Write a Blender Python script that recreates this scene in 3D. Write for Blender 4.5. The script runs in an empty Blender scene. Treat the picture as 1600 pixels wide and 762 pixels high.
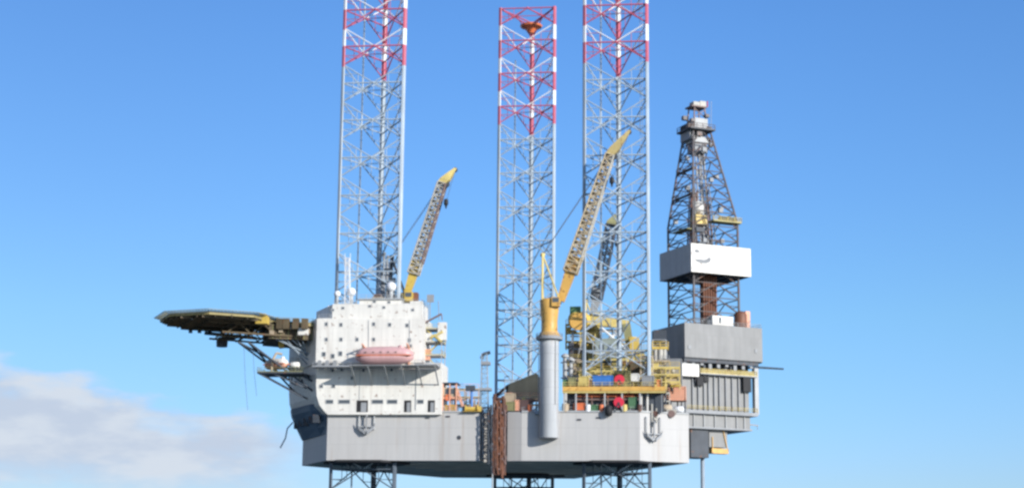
import bpy, math, random
from mathutils import Vector, Matrix
random.seed(11)
R = math.radians
C = bpy.context.scene.collection
SC = bpy.context.scene

# ------------------------------------------------------------------ camera
FPX, PITCH, ROLL = 2574.0, R(11.177), R(0.5626)
cp, sp, cr, sr = math.cos(PITCH), math.sin(PITCH), math.cos(ROLL), math.sin(ROLL)
R0 = Vector((1, 0, 0)); U0 = Vector((0, -sp, cp)); FW = Vector((0, cp, sp))
CR = R0 * cr + U0 * sr; CU = U0 * cr - R0 * sr
cam = bpy.data.cameras.new("camera"); camo = bpy.data.objects.new("camera", cam); C.objects.link(camo)
cam.sensor_width = 36.0; cam.lens = FPX * 36.0 / 1600.0; cam.clip_start = 1.0; cam.clip_end = 60000.0
camo.matrix_world = Matrix(((CR.x, CU.x, -FW.x, 0), (CR.y, CU.y, -FW.y, 0), (CR.z, CU.z, -FW.z, 0), (0, 0, 0, 1)))
SC.camera = camo

# ------------------------------------------------------------------ light and exposure
SUN_AZ, SUN_EL = R(-45.5), R(19.5)            # mathematical azimuth (from +X), elevation
to_sun = Vector((math.cos(SUN_AZ) * math.cos(SUN_EL), math.sin(SUN_AZ) * math.cos(SUN_EL), math.sin(SUN_EL)))
sl = bpy.data.lights.new("sun", 'SUN'); so = bpy.data.objects.new("sun", sl); C.objects.link(so)
sl.energy = 3.65; sl.angle = R(0.5); sl.color = (1.0, 0.955, 0.885)
so.rotation_euler = to_sun.to_track_quat('Z', 'Y').to_euler(); so.location = (300, -300, 400)
SC.view_settings.view_transform = 'Standard'; SC.view_settings.look = 'None'
SC.view_settings.exposure = 0.7; SC.view_settings.gamma = 1.0; SC.view_settings.use_curve_mapping = False
SC.render.engine = 'CYCLES'
SC.cycles.filter_width = 2.7
SC.cycles.max_bounces = 5; SC.cycles.diffuse_bounces = 3; SC.cycles.glossy_bounces = 2
SC.cycles.use_denoising = True

W = bpy.data.worlds.new("World"); SC.world = W; W.use_nodes = True
nt = W.node_tree; nt.nodes.clear()
def N(t, **k):
    n = nt.nodes.new(t)
    for a, v in k.items(): setattr(n, a, v)
    return n
def L(a, b): nt.links.new(a, b)
def val(sock, v):
    if isinstance(v, bpy.types.NodeSocket): nt.links.new(v, sock)
    else: sock.default_value = v
def M(op, a, b=0.0, c=0.0, clamp=False):
    n = N('ShaderNodeMath', operation=op, use_clamp=clamp)
    val(n.inputs[0], a); val(n.inputs[1], b); val(n.inputs[2], c)
    return n.outputs[0]
def SS(v, lo, hi):
    n = N('ShaderNodeMapRange', interpolation_type='SMOOTHSTEP')
    val(n.inputs['Value'], v); val(n.inputs['From Min'], lo); val(n.inputs['From Max'], hi)
    return n.outputs['Result']
def MIX(f, a, b, blend='MIX'):
    n = N('ShaderNodeMix', data_type='RGBA', blend_type=blend)
    val(n.inputs['Factor'], f); val(n.inputs['A'], a); val(n.inputs['B'], b)
    return n.outputs['Result']
out = N('ShaderNodeOutputWorld'); bg = N('ShaderNodeBackground'); bg.inputs['Strength'].default_value = 0.083
sky = N('ShaderNodeTexSky', sky_type='NISHITA', sun_disc=False, sun_elevation=SUN_EL)
sky.sun_rotation = math.pi / 2 - SUN_AZ
sky.air_density = 1.0; sky.dust_density = 0.35; sky.ozone_density = 2.2; sky.altitude = 0
tc = N('ShaderNodeTexCoord'); sep = N('ShaderNodeSeparateXYZ'); L(tc.outputs['Generated'], sep.inputs[0])
dx, dy, dz = sep.outputs
el = dz
az = M('ARCTAN2', dx, dy)
# clean clear-air blue: the sky's own gradient with its near-horizon yellow taken towards blue
ramp = N('ShaderNodeValToRGB'); L(el, ramp.inputs['Fac'])
cr_ = ramp.color_ramp; cr_.elements[0].position = 0.0; cr_.elements[0].color = (0.609, 0.858, 1.376, 1)
cr_.elements[1].position = 0.65; cr_.elements[1].color = (0.50, 0.90, 1.50, 1)
for p_, c_ in ((0.0578, (0.641, 0.875, 1.376, 1)), (0.1494, (0.670, 0.990, 1.318, 1)), (0.2231, (0.646, 0.995, 1.418, 1)), (0.3199, (0.630, 1.017, 1.500, 1))):
    e_ = cr_.elements.new(p_); e_.color = c_
skyc = MIX(1.0, sky.outputs[0], ramp.outputs[0], 'MULTIPLY')
skyc = MIX(M('MULTIPLY', SS(az, 0.10, -0.32), 0.85), skyc, MIX(1.0, skyc, (0.86, 0.81, 0.79, 1), 'MULTIPLY'))
# low broken cloud bank
mp = N('ShaderNodeCombineXYZ'); L(M('MULTIPLY', az, 9.0), mp.inputs[0]); L(M('MULTIPLY', el, 26.0), mp.inputs[1])
n1 = N('ShaderNodeTexNoise'); n1.inputs['Scale'].default_value = 1.0; n1.inputs['Detail'].default_value = 5; n1.inputs['Roughness'].default_value = 0.6
L(mp.outputs[0], n1.inputs['Vector'])
n2 = N('ShaderNodeTexNoise'); n2.inputs['Scale'].default_value = 2.3; n2.inputs['Detail'].default_value = 7
L(mp.outputs[0], n2.inputs['Vector'])
wob = M('MULTIPLY', M('SUBTRACT', n2.outputs['Fac'], 0.5), 0.055)
top = M('ADD', M('MULTIPLY', az, -0.17), 0.063)                # the bank's crest falls towards the rig
h_ = M('ADD', M('SUBTRACT', top, el), wob)
body = SS(h_, -0.004, 0.013)
base = SS(M('ADD', el, M('MULTIPLY', wob, 1.0)), 0.024, 0.066)
side = SS(M('ADD', az, M('MULTIPLY', wob, 1.2)), -0.100, -0.165)
dens = SS(n1.outputs['Fac'], 0.30, 0.50)
cl = M('MULTIPLY', M('MULTIPLY', body, base), M('MULTIPLY', side, M('ADD', M('MULTIPLY', dens, 0.52), 0.46)), clamp=True)
ccol = MIX(SS(n2.outputs['Fac'], 0.40, 0.62), (4.1, 4.72, 5.75, 1), (5.0, 5.5, 6.2, 1))
final = MIX(cl, skyc, ccol)
L(final, bg.inputs['Color']); L(bg.outputs[0], out.inputs['Surface'])

# ------------------------------------------------------------------ rig frame: u along the near side, v away, z up (camera height = 0)
ROT = R(-6.691)
OX, OY = -35.85, 415.35
E1 = Vector((math.cos(ROT), math.sin(ROT), 0)); E2 = Vector((-math.sin(ROT), math.cos(ROT), 0)); OO = Vector((OX, OY, 0))
def ray(px, py): return FW + CR * ((px - 800) / FPX) - CU * ((py - 381) / FPX)
def V(px, py, v):                       # photo pixel -> (u, z) on the vertical plane at depth v
    d = ray(px, py); t = (v + OO.dot(E2)) / d.dot(E2); P = d * t - OO
    return P.dot(E1), P.z
def P3(px, py, v):
    u, z = V(px, py, v); return (u, v, z)
A30 = Vector((math.cos(R(30)), math.sin(R(30)), 0)); B30 = Vector((-math.sin(R(30)), math.cos(R(30)), 0))   # rig-frame axes of the cantilever
cu, _ = V(1084, 450, 32.4)
CO = Vector((cu + 2.56, 42.0, 0))       # derrick centre
def CF(p): return CO + A30 * p[0] + B30 * p[1] + Vector((0, 0, p[2]))
def CP(px, py, b):                      # photo pixel -> (a, z) on the cantilever-frame plane b = const
    d = ray(px, py); dr = Vector((d.dot(E1), d.dot(E2), d.z)); o = Vector((-OO.dot(E1), -OO.dot(E2), 0))
    t = (b - (o - CO).dot(B30)) / dr.dot(B30); P = o + dr * t - CO
    return P.dot(A30), P.z

# ------------------------------------------------------------------ materials
MATS = {}
def mat(name, col, rough=0.55, metal=0.0, var=0.12, scale=0.35, streak=0.10, rust=0.0, seams=None, spec=0.4, weep=0.0):
    m = bpy.data.materials.new(name); m.use_nodes = True; t = m.node_tree
    b = t.nodes['Principled BSDF']; b.inputs['Roughness'].default_value = rough; b.inputs['Metallic'].default_value = metal
    b.inputs['Specular IOR Level'].default_value = spec
    co = t.nodes.new('ShaderNodeTexCoord')
    def noise(sc, det, vec=None):
        n = t.nodes.new('ShaderNodeTexNoise'); n.inputs['Scale'].default_value = sc; n.inputs['Detail'].default_value = det
        t.links.new(vec or co.outputs['Object'], n.inputs['Vector']); return n.outputs['Fac']
    def rng(f, lo, hi, a, c):
        n = t.nodes.new('ShaderNodeMapRange'); t.links.new(f, n.inputs[0])
        for i, x in enumerate((lo, hi, a, c)): n.inputs[i + 1].default_value = x
        return n.outputs[0]
    def mul(colour, f):
        n = t.nodes.new('ShaderNodeMix'); n.data_type = 'RGBA'; n.blend_type = 'MULTIPLY'; n.inputs['Factor'].default_value = 1.0
        if isinstance(colour, tuple): n.inputs['A'].default_value = colour
        else: t.links.new(colour, n.inputs['A'])
        t.links.new(f, n.inputs['B']); return n.outputs['Result']
    c = (*col, 1)
    c = mul(c, rng(noise(scale, 5), 0.3, 0.7, 1 - var, 1 + var * .5))
    mp = t.nodes.new('ShaderNodeMapping'); mp.inputs['Scale'].default_value = (0.9, 0.9, 0.06); t.links.new(co.outputs['Object'], mp.inputs['Vector'])
    st = noise(1.0, 4, mp.outputs[0])
    if streak: c = mul(c, rng(st, 0.35, 0.65, 1 - streak, 1.0))
    if rust:
        mx = t.nodes.new('ShaderNodeMix'); mx.data_type = 'RGBA'
        fr = rng(noise(0.9, 6), 0.62 - rust * .25, 0.72 - rust * .2, 0.0, 0.75)
        t.links.new(fr, mx.inputs['Factor']); t.links.new(c, mx.inputs['A']); mx.inputs['B'].default_value = (0.16, 0.065, 0.03, 1); c = mx.outputs['Result']
    if seams:
        sx = t.nodes.new('ShaderNodeSeparateXYZ'); t.links.new(co.outputs['Object'], sx.inputs[0])
        cb = t.nodes.new('ShaderNodeCombineXYZ'); t.links.new(sx.outputs[0], cb.inputs[0]); t.links.new(sx.outputs[2], cb.inputs[1])
        br = t.nodes.new('ShaderNodeTexBrick'); t.links.new(cb.outputs[0], br.inputs['Vector'])
        br.inputs['Scale'].default_value = 1.0; br.inputs['Brick Width'].default_value = seams[0]; br.inputs['Row Height'].default_value = seams[1]
        br.inputs['Mortar Size'].default_value = 0.07; br.inputs['Mortar Smooth'].default_value = 0.6
        br.inputs['Color1'].default_value = (1, 1, 1, 1); br.inputs['Color2'].default_value = (seams[2],) * 3 + (1,); br.inputs['Mortar'].default_value = (0.86, 0.86, 0.86, 1)
        c = mul(c, br.outputs['Color'])
    if weep:                            # faint rust weeps running down from the deck edge
        mw = t.nodes.new('ShaderNodeMapping'); mw.inputs['Scale'].default_value = (0.55, 0.55, 0.035); t.links.new(co.outputs['Object'], mw.inputs['Vector'])
        wf = rng(noise(1.0, 6, mw.outputs[0]), 0.60, 0.74, 0.0, weep)
        mx = t.nodes.new('ShaderNodeMix'); mx.data_type = 'RGBA'; t.links.new(wf, mx.inputs['Factor']); t.links.new(c, mx.inputs['A']); mx.inputs['B'].default_value = (0.30, 0.22, 0.16, 1); c = mx.outputs['Result']
    t.links.new(c, b.inputs['Base Color']); MATS[name] = m; return m
mat('hull_grey', (0.445, 0.435, 0.42), 0.6, var=0.06, scale=0.05, streak=0.06, seams=(9.5, 4.0, 0.975), weep=0.5)
mat('hull_blue', (0.07, 0.115, 0.165), 0.55, var=0.1, scale=0.1)
mat('bottom_paint', (0.44, 0.47, 0.45), 0.8, var=0.25, scale=0.12, streak=0)
mat('white_paint', (0.72, 0.695, 0.635), 0.5, var=0.08, scale=0.2, streak=0.10, rust=0.03, seams=(3.1, 2.95, 0.965), weep=0.35)
mat('light_grey', (0.40, 0.41, 0.41), 0.55, var=0.09, streak=0.12)
mat('box_grey', (0.255, 0.255, 0.25), 0.6, var=0.08, streak=0.1, seams=(1.5, 9.0, 0.92), weep=0.3)
mat('pedestal_grey', (0.41, 0.425, 0.435), 0.55, var=0.08, scale=0.2, streak=0.16, weep=0.35)
mat('mid_grey', (0.28, 0.29, 0.30), 0.6, var=0.15)
mat('steel_blue', (0.30, 0.36, 0.42), 0.55, var=0.15)
mat('leg_under_hull_shade', (0.085, 0.11, 0.14), 0.7, var=0.2, scale=0.3)  # dark leg colour that paints in the shade under the hull
mat('leg_grey', (0.37, 0.44, 0.50), 0.5, var=0.16, scale=0.15, streak=0.15)
mat('leg_red', (0.48, 0.10, 0.15), 0.5, var=0.10)
mat('leg_white', (0.70, 0.71, 0.72), 0.5, var=0.06)
mat('dark_steel', (0.055, 0.065, 0.08), 0.6, var=0.25, rust=0.05)
mat('derrick_steel', (0.145, 0.13, 0.128), 0.55, var=0.3, rust=0.35)
mat('black', (0.02, 0.02, 0.022), 0.7, var=0.2)
mat('yellow', (0.58, 0.41, 0.09), 0.45, var=0.14, rust=0.1)
mat('orange_yellow', (0.62, 0.36, 0.09), 0.45, var=0.14, rust=0.12)
mat('pale_yellow', (0.62, 0.49, 0.17), 0.5, var=0.15, rust=0.08)
mat('boom_tip', (0.46, 0.36, 0.15), 0.5, var=0.2, rust=0.15)
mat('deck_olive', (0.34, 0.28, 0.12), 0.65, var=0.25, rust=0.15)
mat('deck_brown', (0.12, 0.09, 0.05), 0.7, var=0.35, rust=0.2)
mat('olive', (0.26, 0.25, 0.12), 0.7, var=0.2)
mat('rust_brown', (0.10, 0.052, 0.042), 0.8, var=0.35, rust=0.4)
mat('drill_pipe', (0.20, 0.085, 0.05), 0.6, var=0.3, rust=0.3)
mat('boat_red', (0.56, 0.34, 0.33), 0.35, var=0.08, streak=0.12)
mat('boat_orange', (0.74, 0.20, 0.08), 0.4, var=0.12)
mat('sign_red', (0.62, 0.03, 0.06), 0.45, var=0.1)
mat('salmon', (0.70, 0.36, 0.24), 0.55, var=0.15, rust=0.08)
mat('blue', (0.05, 0.19, 0.52), 0.45, var=0.12)
mat('green', (0.09, 0.20, 0.10), 0.55, var=0.18)
mat('cabin_green', (0.27, 0.31, 0.28), 0.6, var=0.2)
mat('tan', (0.46, 0.37, 0.26), 0.65, var=0.2, rust=0.1)
mat('tarp', (0.055, 0.058, 0.05), 0.85, var=0.3)
mat('boom_tan', (0.50, 0.41, 0.27), 0.55, var=0.2, rust=0.2)
mat('boom_grey', (0.44, 0.42, 0.37), 0.55, var=0.15, rust=0.05)
mat('boom_brown', (0.19, 0.125, 0.11), 0.6, var=0.2)
mat('glass', (0.075, 0.09, 0.105), 0.15, var=0.1, streak=0, spec=0.6)
mat('net', (0.27, 0.28, 0.22), 0.8, var=0.2)
mat('mark_grey', (0.20, 0.21, 0.22), 0.6, var=0.1)
mat('cable', (0.09, 0.09, 0.10), 0.6, var=0.1)
def sea_mat():
    m = bpy.data.materials.new('sea_water'); m.use_nodes = True; t = m.node_tree; b = t.nodes['Principled BSDF']
    b.inputs['Base Color'].default_value = (0.02, 0.06, 0.075, 1); b.inputs['Roughness'].default_value = 0.12
    co = t.nodes.new('ShaderNodeTexCoord'); n = t.nodes.new('ShaderNodeTexNoise'); n.inputs['Scale'].default_value = 0.12; n.inputs['Detail'].default_value = 8
    t.links.new(co.outputs['Object'], n.inputs['Vector']); bp = t.nodes.new('ShaderNodeBump'); bp.inputs['Strength'].default_value = 0.6; bp.inputs['Distance'].default_value = 1.5
    t.links.new(n.outputs['Fac'], bp.inputs['Height']); t.links.new(bp.outputs[0], b.inputs['Normal']); MATS['sea_water'] = m
sea_mat()

# ------------------------------------------------------------------ building helpers
def thing(name, label, cat, base, group=None):
    o = bpy.data.objects.new(name, None); C.objects.link(o)
    b = Vector(base); o.location = OO + E1 * b.x + E2 * b.y + Vector((0, 0, b.z)); o.rotation_euler = (0, 0, ROT)
    o['label'] = label; o['category'] = cat; o['_base'] = list(b)
    o.empty_display_size = 0.5
    if group: o['group'] = group
    return o
def ident(p): return Vector(p)
class MB:
    def __init__(s, fr=ident): s.v = []; s.f = []; s.m = []; s.fr = fr; s.mi = 0
    def pts(s, ps):
        i = len(s.v); s.v += [s.fr(p) for p in ps]; return i
    def face(s, idx): s.f.append(tuple(idx)); s.m.append(s.mi)
    def loft(s, rings, caps=True, closed=True):
        n = len(rings[0]); i0 = [s.pts(r) for r in rings]
        for a, b in zip(i0, i0[1:]):
            for k in range(n if closed else n - 1):
                k2 = (k + 1) % n; s.face((a + k, a + k2, b + k2, b + k))
        if caps:
            s.face([i0[0] + k for k in reversed(range(n))]); s.face([i0[-1] + k for k in range(n)])
        return s
    def prism(s, poly, z0, z1): return s.loft([[(x, y, z0) for x, y in poly], [(x, y, z1) for x, y in poly]])
    def box(s, x0, x1, y0, y1, z0, z1):
        x0, x1 = sorted((x0, x1)); y0, y1 = sorted((y0, y1)); z0, z1 = sorted((z0, z1))
        return s.prism([(x0, y0), (x1, y0), (x1, y1), (x0, y1)], z0, z1)
    def frontal(s, poly, y0, y1):       # polygon in (x, z) extruded along y
        return s.loft([[(x, y1, z) for x, z in poly], [(x, y0, z) for x, z in poly]])
    def beam(s, p, q, w, h=None):
        h = h or w; p, q = Vector(p), Vector(q); d = (q - p).normalized()
        up = Vector((0, 0, 1)) if abs(d.z) < .95 else Vector((0, 1, 0))
        x = d.cross(up).normalized() * w / 2; y = x.cross(d).normalized() * h / 2
        return s.loft([[p - x - y, p + x - y, p + x + y, p - x + y], [q - x - y, q + x - y, q + x + y, q - x + y]])
    def tube(s, p, q, r, r2=None, n=8):
        r2 = r if r2 is None else r2; p, q = Vector(p), Vector(q); d = (q - p).normalized()
        up = Vector((0, 0, 1)) if abs(d.z) < .95 else Vector((0, 1, 0))
        x = d.cross(up).normalized(); y = x.cross(d)
        ring = lambda c, rr: [c + (x * math.cos(t) + y * math.sin(t)) * rr for t in (2 * math.pi * k / n for k in range(n))]
        return s.loft([ring(p, r), ring(q, r2)])
    def path(s, ps, r, n=6):
        for a, b in zip(ps, ps[1:]): s.tube(a, b, r, n=n)
        return s
    def lathe(s, prof, c, n=20, axis='z'):
        rings = []
        for r, h in prof:
            ring = []
            for k in range(n):
                t = 2 * math.pi * k / n; x, y = r * math.cos(t), r * math.sin(t)
                ring.append((c[0] + x, c[1] + y, c[2] + h) if axis == 'z' else ((c[0] + h, c[1] + x, c[2] + y) if axis == 'x' else (c[0] + y, c[1] + h, c[2] + x)))
            rings.append(ring)
        return s.loft(rings)
    def ball(s, c, r, n=12):
        return s.lathe([(max(r * math.sin(math.pi * k / n), .01), -r * math.cos(math.pi * k / n)) for k in range(n + 1)], c, n=16)
    def rail(s, ps, h=1.15, r=.05, step=1.8, rails=2, kick=True):
        for a, b in zip(ps, ps[1:]):
            a, b = Vector(a), Vector(b); n = max(1, int((b - a).length / step)); up = Vector((0, 0, h))
            for k in range(n + 1):
                p = a.lerp(b, k / n); s.tube(p, p + up, r, n=5)
            for j in range(rails): s.tube(a + up * ((j + 1) / rails), b + up * ((j + 1) / rails), r, n=5)
            if kick: s.beam(a + Vector((0, 0, .1)), b + Vector((0, 0, .1)), .04, .2)
        return s
    def lattice(s, p, q, w0, w1, n, rc=.13, rb=.07, side=None, mats=(0, 0)):   # square lattice beam from p to q
        p, q = Vector(p), Vector(q); d = (q - p).normalized()
        x = (Vector(side) if side else Vector((0, 1, 0))); x = (x - d * x.dot(d)).normalized(); y = d.cross(x)
        cor = [(1, 1), (-1, 1), (-1, -1), (1, -1)]
        st = [[p.lerp(q, k / n) + (x * a + y * b) * ((w0 + (w1 - w0) * k / n) / 2) for a, b in cor] for k in range(n + 1)]
        s.mi = mats[0]
        for c in range(4): s.tube(st[0][c], st[n][c], rc, n=6)
        s.mi = mats[1]
        for k in range(n):
            for c in range(4):
                c2 = (c + 1) % 4
                s.tube(st[k][c], st[k][c2], rb, n=5)
                s.tube(st[k][c if k % 2 else c2], st[k + 1][c2 if k % 2 else c], rb, n=5)
        for c in range(4): s.tube(st[n][c], st[n][(c + 1) % 4], rb, n=5)
        s.mi = 0
        return s
    def build(s, name, mats, par, root=None, smooth=False, label=None):
        root = root or par
        while root.parent: root = root.parent
        b = Vector(root['_base'])
        me = bpy.data.meshes.new(name); me.from_pydata([tuple(p - b) for p in s.v], [], s.f)
        for m in (mats if isinstance(mats, (list, tuple)) else [mats]): me.materials.append(MATS[m])
        me.polygons.foreach_set('material_index', s.m)
        if smooth: me.polygons.foreach_set('use_smooth', [len(f) == 4 for f in s.f])
        me.update()
        import bmesh
        bm = bmesh.new(); bm.from_mesh(me); bmesh.ops.recalc_face_normals(bm, faces=bm.faces); bm.to_mesh(me); bm.free()
        o = bpy.data.objects.new(name, me); C.objects.link(o); o.parent = par
        if label: o['label'] = label
        return o
def build_each(mb, name, mats, par):      # every separate piece of mb becomes a part of its own
    n = len(mb.v); pr = list(range(n))
    def fd(i):
        while pr[i] != i: pr[i] = pr[pr[i]]; i = pr[i]
        return i
    for f in mb.f:
        for k in f[1:]: pr[fd(k)] = fd(f[0])
    isl = {}
    for f, m in zip(mb.f, mb.m): isl.setdefault(fd(f[0]), []).append((f, m))
    for fs in isl.values():
        q = MB(); mp = {}
        for f, m in fs:
            for k in f:
                if k not in mp: mp[k] = len(q.v); q.v.append(mb.v[k])
            q.f.append(tuple(mp[k] for k in f)); q.m.append(m)
        q.build(name, mats, par)
def world(p): p = Vector(p); return OO + E1 * p.x + E2 * p.y + Vector((0, 0, p.z))
def rect(px0, py0, px1, py1, v):        # pixel box -> u0, u1, z0, z1 on the plane v
    pm = (px0 + px1) / 2; qm = (py0 + py1) / 2
    return V(px0, qm, v)[0], V(px1, qm, v)[0], V(pm, py1, v)[1], V(pm, py0, v)[1]
def crect(px0, py0, px1, py1, b):
    pm = (px0 + px1) / 2
    return CP(px0, py0, b)[0], CP(px1, py0, b)[0], CP(pm, py1, b)[1], CP(pm, py0, b)[1]

# ------------------------------------------------------------------ sea
sm = bpy.data.meshes.new('sea'); S_ = 30000
sm.from_pydata([(-S_, -S_, 0), (S_, -S_, 0), (S_, S_, 0), (-S_, S_, 0)], [], [(0, 1, 2, 3)]); sm.materials.append(MATS['sea_water'])
sea = bpy.data.objects.new('sea', sm); C.objects.link(sea); sea.location = (0, 0, -13); sea['kind'] = 'structure'

# ------------------------------------------------------------------ hull
ZB, ZD = 26.08, 38.0
VF = -7.0
n0, n1_, n2_ = V(750, 690, VF)[0], V(792, 690, VF)[0], V(815, 690, VF)[0]
plan = [(-20.2, 15.0), (-8.7, VF), (n0, VF), (n0 + .4, VF + 5.5), (n1_ - 1.0, VF + 5.5), (n1_, VF + .95), (n2_, VF), (68.6, VF), (80.3, -0.2), (46.5, 72), (8.6, 69)]
hull = thing('rig_hull', 'pale grey jacked-up barge hull of the drilling rig with a dark underside', 'hull', (30, 20, ZB))
mb = MB()
mb.loft([[(x, y, z) for x, y in plan] for z in (ZB, ZB + .12, ZD)], caps=False)
mb.face(range(2 * len(plan), 3 * len(plan)))
mb.build('plating', ['hull_grey'], hull)
mb = MB(); i = mb.pts([(x, y, ZB + .05) for x, y in plan]); mb.face(range(i, i + len(plan)))
mb.build('bottom_plating', 'bottom_paint', hull)
mb = MB()
for k in range(6):                      # stiffener strakes and wells under the bottom
    y = 2 + k * 9; mb.box(2 + k * 3.5, 62 - k * 2, y, y + .5, ZB - .25, ZB + .02)
build_each(mb, 'bottom_strake', 'bottom_paint', hull)
for (cu_, cv_) in ((0, 0), (62.815, 0), (34.256, 53.53)):
    mb = MB(); mb.lathe([(11.0, -.5), (11.0, .02)], (cu_, cv_, ZB), n=6); mb.build('leg_well', 'black', hull)
mb = MB()
for a, b in zip(plan[1:3] + plan[6:8], plan[2:3] + [None] + plan[7:9]):
    if b and a is not b: mb.beam((a[0], a[1], ZD + .05), (b[0], b[1], ZD + .05), .5, .35)
mb.build('gunwale', 'light_grey', hull)
mb = MB(); u, z = V(717, 683, VF); mb.lathe([(.55, -.05), (.55, .1), (.35, .1), (.3, .02)], (u, VF, z), n=14, axis='y'); mb.build('overboard_discharge', 'dark_steel', hull)
mb = MB()
mb.rail([(-8.6, VF + .4, ZD), (n0 - .3, VF + .4, ZD)]); mb.rail([(n2_, VF + .4, ZD), (68.2, VF + .4, ZD), (79.8, .2, ZD)])
mb.build('railing', 'light_grey', hull)
mb = MB()
for px in (580, 632, 690, 900, 950):
    u, z = V(px, 712, VF); mb.box(u - .04, u + .04, VF - .015, VF + .02, ZB + .4, ZD - .6)
build_each(mb, 'hull_weld', 'light_grey', hull)
mb = MB()                               # fairlead and drain scars
for px, py in ((905, 655), (935, 652), (668, 652), (700, 650)):
    u, z = V(px, py, VF); mb.box(u - .5, u + .5, VF - .18, VF + .1, z - .2, z + .2)
build_each(mb, 'fairlead', 'dark_steel', hull)
# bow underhouse: blue sloping sponson on the bow face
sp_ = thing('bow_sponson', 'dark blue sponson bulging from the bow under the helideck', 'sponson', (-16, 4, 36))
mb = MB()
def bowpt(t, o): return (-8.7 - 11.5 * t - o * .866, -7 + 22 * t - o * .5)
for ta, tb, fa, fb in ((.04, .22, .12, .75), (.22, .8, .75, 1.0), (.8, 1.0, 1.0, .8)):
    mb.loft([[(*bowpt(ta, .02), z), (*bowpt(tb, .02), z), (*bowpt(tb, oo * fb), z), (*bowpt(ta, oo * fa), z)] for z, oo in ((32.6, .3), (34.5, 1.6), (36.6, 3.0), (38.6, 4.2), (40.2, 4.6))], caps=True)
mb.build('sponson_shell', 'hull_blue', sp_)
mb = MB()
for k in range(5):
    x, y = bowpt(.1 + .2 * k, 2.2); mb.box(x - .8, x + .8, y - .8, y + .8, 35.4 + .3 * (k % 2), 37.4); 
build_each(mb, 'equipment_box', 'dark_steel', sp_)
mb = MB(); mb.path([(*bowpt(.9, 3.5), 37), (*bowpt(.95, 4.6), 35.5), (*bowpt(.95, 5.0), 33), (*bowpt(1.0, 6.0), 30.5)], .18); mb.build('drain_pipe', 'steel_blue', sp_)

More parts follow.
